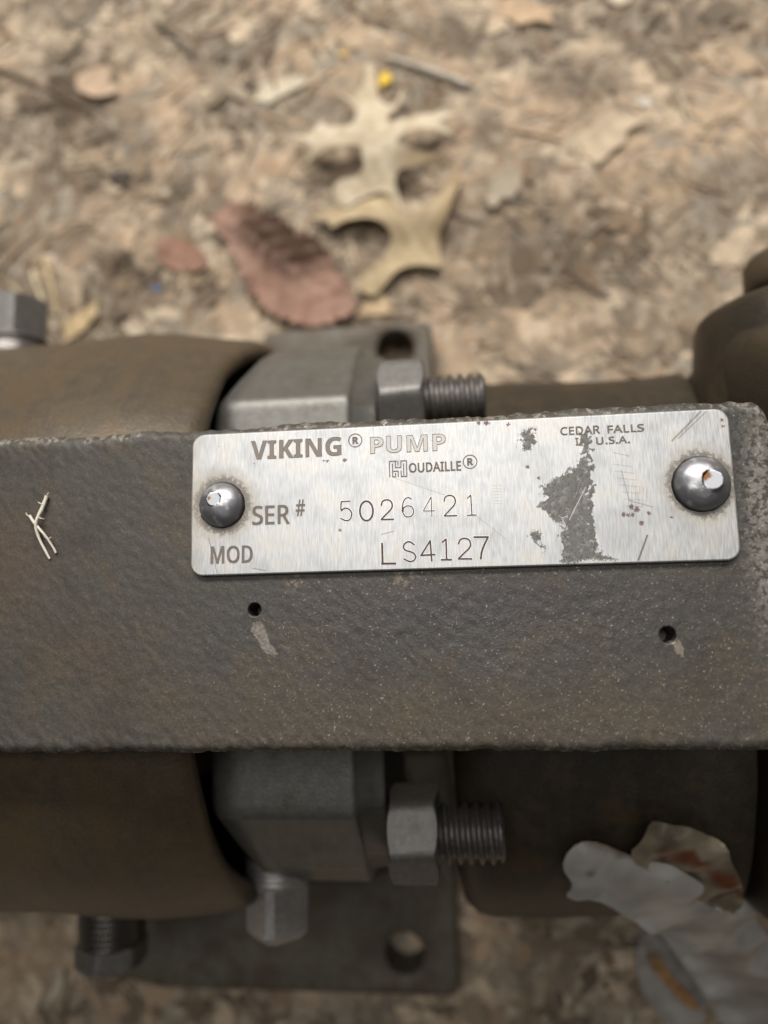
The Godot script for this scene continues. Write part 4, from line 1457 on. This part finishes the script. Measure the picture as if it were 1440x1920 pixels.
# an irregular curled flake lying on the floor
func flake(called: String, at: Vector2, rx: float, rz: float, turn: float, curl: float, c: Color, label: String, category: String, up := 1.2, spots := 0.4) -> void:
	rng.seed = hash(label)
	var pts := PackedVector2Array()
	for i in 13:
		var t := TAU * i / 13 + rng.randf_range(-0.15, 0.15)
		pts.append(at + (Vector2(cos(t) * rx, sin(t) * rz) * rng.randf_range(0.55, 1.25)).rotated(turn))
	var axis := Vector2(cos(turn), sin(turn))
	var o := leaf(called, smooth(pts, 2, true), maxf(0.8, minf(rx, rz) * 0.4), 0.35, func(q: Vector2):
		var d := (q - at).dot(axis.orthogonal())
		var e := (q - at).dot(axis)
		return ground_at(q.x, q.y) * 0.4 + ground_at(at.x, at.y) * 0.6 + up * 0.7 + curl * (d * d / rz) + 0.12 * e + 0.5 * noise_b.get_noise_2d(q.x * 3.0, q.y * 3.0), func(q: Vector2): return c * (1.0 + spots * noise_b.get_noise_2d(q.x * 5.0, q.y * 5.0)), leaf_skin)
	tag(o, label, category)

func _small_litter() -> void:
	flake("bleached_leaf_flake", Vector2(-60, -187), 9.5, 4.2, -0.1, 0.1, Color(0.56, 0.49, 0.37), "bleached cream leaf flake lying left of the oak leaf's stem", "leaf flake")
	flake("peach_leaf_flake", Vector2(-128, -198), 8.5, 6.5, 0.5, 0.15, Color(0.45, 0.335, 0.235), "peach coloured folded leaf flake in the far left corner", "leaf flake", 2.2)
	flake("yellow_petal", Vector2(-21.5, -187.5), 2.3, 3.0, 0.2, 0.1, Color(0.75, 0.50, 0.06), "tiny bright yellow petal beside the oak leaf's stem", "petal", 2.6, 0.15)
	flake("yellow_petal", Vector2(-36.3, -199.4), 1.8, 1.0, 0.3, 0.1, Color(0.62, 0.42, 0.13), "tiny dull yellow speck beyond the oak leaf's stem", "petal")
	flake("wood_chip", Vector2(-131, -105), 9.0, 4.5, -0.5, 0.05, Color(0.46, 0.345, 0.2), "honey coloured wood chip beside the bright bolt head", "wood chip", 2.0)
	flake("blue_speck", Vector2(-103.3, -116), 1.8, 1.2, 0.2, 0.1, Color(0.09, 0.16, 0.30), "tiny blue plastic speck on the dark dirt", "plastic speck")
	flake("dark_clod", Vector2(-119, -159), 6.0, 4.6, 0.4, -0.25, Color(0.055, 0.045, 0.036), "black clod of dirt in the far left", "clod", 1.0, 0.7)
	flake("folded_leaf", Vector2(52, -158), 15.0, 8.0, -0.35, 0.12, Color(0.46, 0.37, 0.26), "large tan folded leaf piece right of the oak leaf", "leaf piece", 1.8)
	flake("peach_leaf_flake", Vector2(27, -208), 12.0, 5.0, 0.35, 0.12, Color(0.47, 0.34, 0.22), "orange tinted leaf flake at the far edge of the floor", "leaf flake", 1.8)
	flake("pale_chip", Vector2(66.3, -170), 2.6, 1.6, 0.8, 0.2, Color(0.60, 0.56, 0.49), "small white chip in the far right", "chip")
	flake("leaf_curl", Vector2(18.3, -143), 4.5, 8.0, 0.4, 0.15, Color(0.33, 0.28, 0.21), "grey curled leaf scrap just right of the tan oak leaf", "leaf scrap", 1.8)
	flake("leaf_curl", Vector2(-27.5, -103.5), 10.0, 4.0, -0.15, 0.12, Color(0.49, 0.37, 0.23), "beige leaf scrap between tan oak leaf and far foot", "leaf scrap", 1.2)
	flake("pale_chip", Vector2(-131, 112), 1.5, 5.5, 0.4, 0.2, Color(0.60, 0.53, 0.42), "cream splinter in the near left corner", "chip", 1.5)
	var o := rod("twig", [g3(-21.5, -196.5, 0.7), g3(-6, -189, 1.0), g3(8.1, -181.5, 0.9)], 0.8, 1.7, Color(0.46, 0.41, 0.34), 0.25)
	tag(o, "straight grey twig lying beyond the oak leaf", "twig", "")
	o = rod("twig", [g3(-106.5, -220, 1.4), g3(-99, -213, 1.6), g3(-91, -204, 1.2)], 0.8, 0.7, Color(0.15, 0.125, 0.095), 0.2)
	tag(o, "short dark twig near the far edge, left of the middle", "twig", "")
	o = rod("twig", [g3(-175, -211, 1.4), g3(-152, -200, 1.4), g3(-137, -191, 1.0)], 0.7, 0.5, Color(0.16, 0.125, 0.09), 0.2)
	tag(o, "thin brown twig in the far left corner below the peach flake", "twig", "")
	o = rod("straw", [g3(-139, -108, 2.0), g3(-140, -119, 5.0), g3(-144.5, -129, 3.0)], 0.9, 0.55, Color(0.56, 0.44, 0.26), 0.15)
	tag(o, "long bent straw stalk rising beside the bright bolt head", "straw", "")
	o = rod("straw", [g3(-144.5, -113, 2.5), g3(-147, -120, 3.2), g3(-149, -125, 2.0)], 1.0, 0.6, Color(0.58, 0.49, 0.34), 0.15)
	tag(o, "short thick straw bit next to the long bent stalk", "straw", "")
	o = rod("straw", [g3(-152, -112, 1.5), g3(-153.5, -117, 2.6), g3(-157, -120, 2.0)], 0.8, 0.5, Color(0.50, 0.43, 0.30), 0.15)
	tag(o, "curved pale straw bit left of the short thick one", "straw", "")
	_lint()

func _lint() -> void:
	var y := PAD_TOP + 0.3
	var root := thing("lint_fibre", "frayed white lint fibre in two crossing strands on the rough pad", "lint")
	var white := plain(Color(0.62, 0.57, 0.48), 0.85)
	for q in [[[Vector3(-66.0, y + 0.2, -20.4), Vector3(-66.6, y + 0.5, -18.2), Vector3(-67.3, y + 0.9, -15.9), Vector3(-66.9, y + 0.4, -13.6), Vector3(-65.2, y, -10.3)], 0.3, 0.17], [[Vector3(-68.9, y, -17.3), Vector3(-67.6, y + 0.5, -15.9), Vector3(-66.0, y + 0.8, -14.3), Vector3(-64.9, y + 0.3, -12.6), Vector3(-64.2, y, -11.2)], 0.26, 0.16]]:
		var o := rod("strand", q[0], q[1], q[2], Color(0.62, 0.57, 0.48), 0.5)
		o.reparent(root)
		o.material_override = white
		o.name = numbered("strand", root)
	for q in [[Vector3(-66.0, y + 0.3, -20.2), Vector3(-65.6, y + 0.4, -20.9)], [Vector3(-66.4, y + 0.6, -19.0), Vector3(-67.2, y + 0.6, -19.4)], [Vector3(-66.9, y + 0.8, -16.9), Vector3(-66.0, y + 0.7, -16.6)], [Vector3(-68.8, y + 0.1, -17.1), Vector3(-69.5, y + 0.1, -17.8)], [Vector3(-65.3, y + 0.4, -13.4), Vector3(-64.8, y + 0.5, -13.7)]]:
		var o := rod("strand", [q[0], (q[0] + q[1]) / 2.0 + Vector3(0, 0.15, 0.05), q[1]], 0.1, 0.05, Color(0.62, 0.57, 0.48), 0.3)
		o.reparent(root)
		o.material_override = white
		o.name = numbered("strand", root)

# height of a sheet hung between the given points
func hung(q: Vector2, pegs: Array) -> float:
	var sum := 0.0
	var w := 0.0
	for p in pegs:
		var k := 1.0 / (9.0 + pow(Vector2(p.x, p.z).distance_squared_to(q), 1.35))
		sum += p.y * k
		w += k
	return sum / w

func seen_from_above(pegs: Array) -> PackedVector2Array:
	var r := PackedVector2Array()
	for p in pegs: r.append(Vector2(p.x, p.z))
	return r

func _scrap() -> void:
	# torn grey plastic sheet draped over the near flank of the housing, hanging down to the floor
	var grey := tinted(0.26, 0.0, 0.5)
	grey.backlight_enabled = true
	grey.backlight = Color(0.35, 0.34, 0.32)
	var root := thing("torn_plastic_sheet", "torn dirty grey plastic sheet with rust stains draped over the dark housing", "plastic sheet")
	var pegs := [Vector3(16.5, 68.6, 48.0), Vector3(17.2, 70.4, 45.0), Vector3(20.1, 71.6, 42.9), Vector3(24.5, 71.4, 43.2), Vector3(30.1, 69.8, 46.0), Vector3(35.6, 69.1, 47.1), Vector3(38.1, 68.4, 48.3), Vector3(42.4, 66.1, 51.4), Vector3(47.6, 58.0, 56.5), Vector3(54.6, 52.0, 59.0), Vector3(61.3, 40.0, 68.7), Vector3(69.1, 28.0, 77.8), Vector3(84.0, 16.0, 87.0), Vector3(94.0, 4.0, 95.0), Vector3(90.0, -6.0, 108.0), Vector3(71.0, -9.0, 116.0), Vector3(63.5, -8.0, 109.0), Vector3(57.0, 2.0, 97.7), Vector3(50.0, 15.0, 86.5), Vector3(41.1, 38.0, 72.1), Vector3(32.8, 52.0, 63.6), Vector3(28.1, 58.0, 59.4), Vector3(23.9, 62.1, 56.0), Vector3(17.6, 63.0, 55.0), Vector3(18.4, 65.8, 51.8)]
	var strip := smooth(seen_from_above(pegs), 3, true)
	leaf("sheet", strip, 1.5, 0.4, func(q: Vector2): return hung(q, pegs) + 1.8 + 0.8 * sin(q.x * 0.22 - q.y * 0.3) + 2.2 * absf(noise_a.get_noise_2d(q.x * 3.5, q.y * 3.5)), func(q: Vector2):
		var c := Color(0.36, 0.35, 0.33) * (1.0 + 0.6 * noise_a.get_noise_2d(q.x * 2.5, q.y * 2.5))
		c = c.lerp(Color(0.42, 0.41, 0.39), 0.7 * smoothstep(1.6, 0.5, seg_dist(q, Vector2(17.7, 50.5), Vector2(24.5, 52.0))))
		c = c.lerp(Color(0.12, 0.06, 0.025), 0.8 * smoothstep(1.3, 0.5, seg_dist(q, Vector2(20.5, 42.2), Vector2(30.5, 45.5)) + 1.0 * noise_b.get_noise_2d(q.x * 6.0, q.y * 6.0)))
		return c.lerp(Color(0.07, 0.065, 0.055), smoothstep(0.9, 0.4, q.distance_to(Vector2(22.0, 48.7)) + 0.6 * noise_b.get_noise_2d(q.x * 7.0, q.y * 7.0))), grey, root)
	var edge := [Vector3(29.0, 71.5, 45.6), Vector3(31.0, 75.0, 41.6), Vector3(32.3, 77.0, 38.1), Vector3(35.6, 76.2, 38.8), Vector3(38.9, 76.5, 39.1), Vector3(42.2, 75.2, 40.7), Vector3(45.2, 74.8, 42.5), Vector3(47.1, 72.4, 46.4), Vector3(48.9, 69.5, 50.0), Vector3(51.0, 64.0, 55.8), Vector3(47.0, 60.0, 58.5), Vector3(40.0, 65.0, 53.4), Vector3(34.0, 69.0, 49.6)]
	var o := leaf("folded_flap", smooth(seen_from_above(edge), 3, true), 1.2, 0.4, func(q: Vector2): return hung(q, edge) - 0.4 + 1.2 * absf(noise_a.get_noise_2d(q.x * 7.0, q.y * 7.0)) + 0.4 * sin(q.x * 0.5 + q.y * 0.8), func(q: Vector2):
		var c := Color(0.165, 0.14, 0.10) * (1.0 + 0.9 * noise_a.get_noise_2d(q.x * 5.0, q.y * 5.0))
		var d := minf(seg_dist(q, Vector2(35.1, 45.0), Vector2(39.4, 45.4)), seg_dist(q, Vector2(39.4, 45.4), Vector2(50.5, 53.6)))
		return c.lerp(Color(0.12, 0.035, 0.014), 0.9 * smoothstep(2.1, 0.8, d + 1.3 * noise_b.get_noise_2d(q.x * 5.0, q.y * 5.0))), grey, root)
	tag(o, "cream flap of the sheet streaked with red rust")
	var second := smooth(poly([46.2, 93.2, 52.3, 91.7, 57.6, 99.4, 62.9, 106.3, 60.7, 117.3, 54.9, 118.5, 47.3, 109.5, 44.8, 103.2]), 3, true)
	o = leaf("plastic_scrap", second, 1.8, 0.4, func(q: Vector2): return GROUND + 2.0 + 0.9 * noise_b.get_noise_2d(q.x * 2.0, q.y * 2.0), func(q: Vector2): return Color(0.27, 0.255, 0.235) * (1.0 + 0.4 * noise_b.get_noise_2d(q.x * 4.0, q.y * 4.0)), grey)
	tag(o, "small pale plastic scrap under the orange brown sliver", "plastic scrap")
	var sliver := smooth(poly([49.2, 96.3, 51.2, 98.2, 53.8, 102.0, 57.2, 105.4, 60.9, 110.2, 57.0, 109.6, 52.3, 104.5, 47.9, 98.9]), 3, true)
	o = leaf("rusty_sliver", sliver, 1.2, 0.5, func(q: Vector2): return GROUND + 4.6 + 0.5 * noise_b.get_noise_2d(q.x * 3.0, q.y * 3.0), func(q: Vector2): return Color(0.33, 0.175, 0.07).lerp(Color(0.16, 0.10, 0.045), smoothstep(0.0, 0.4, noise_b.get_noise_2d(q.x * 5.0, q.y * 5.0))), leaf_skin)
	tag(o, "orange brown bark sliver lying on the small pale plastic scrap", "sliver")
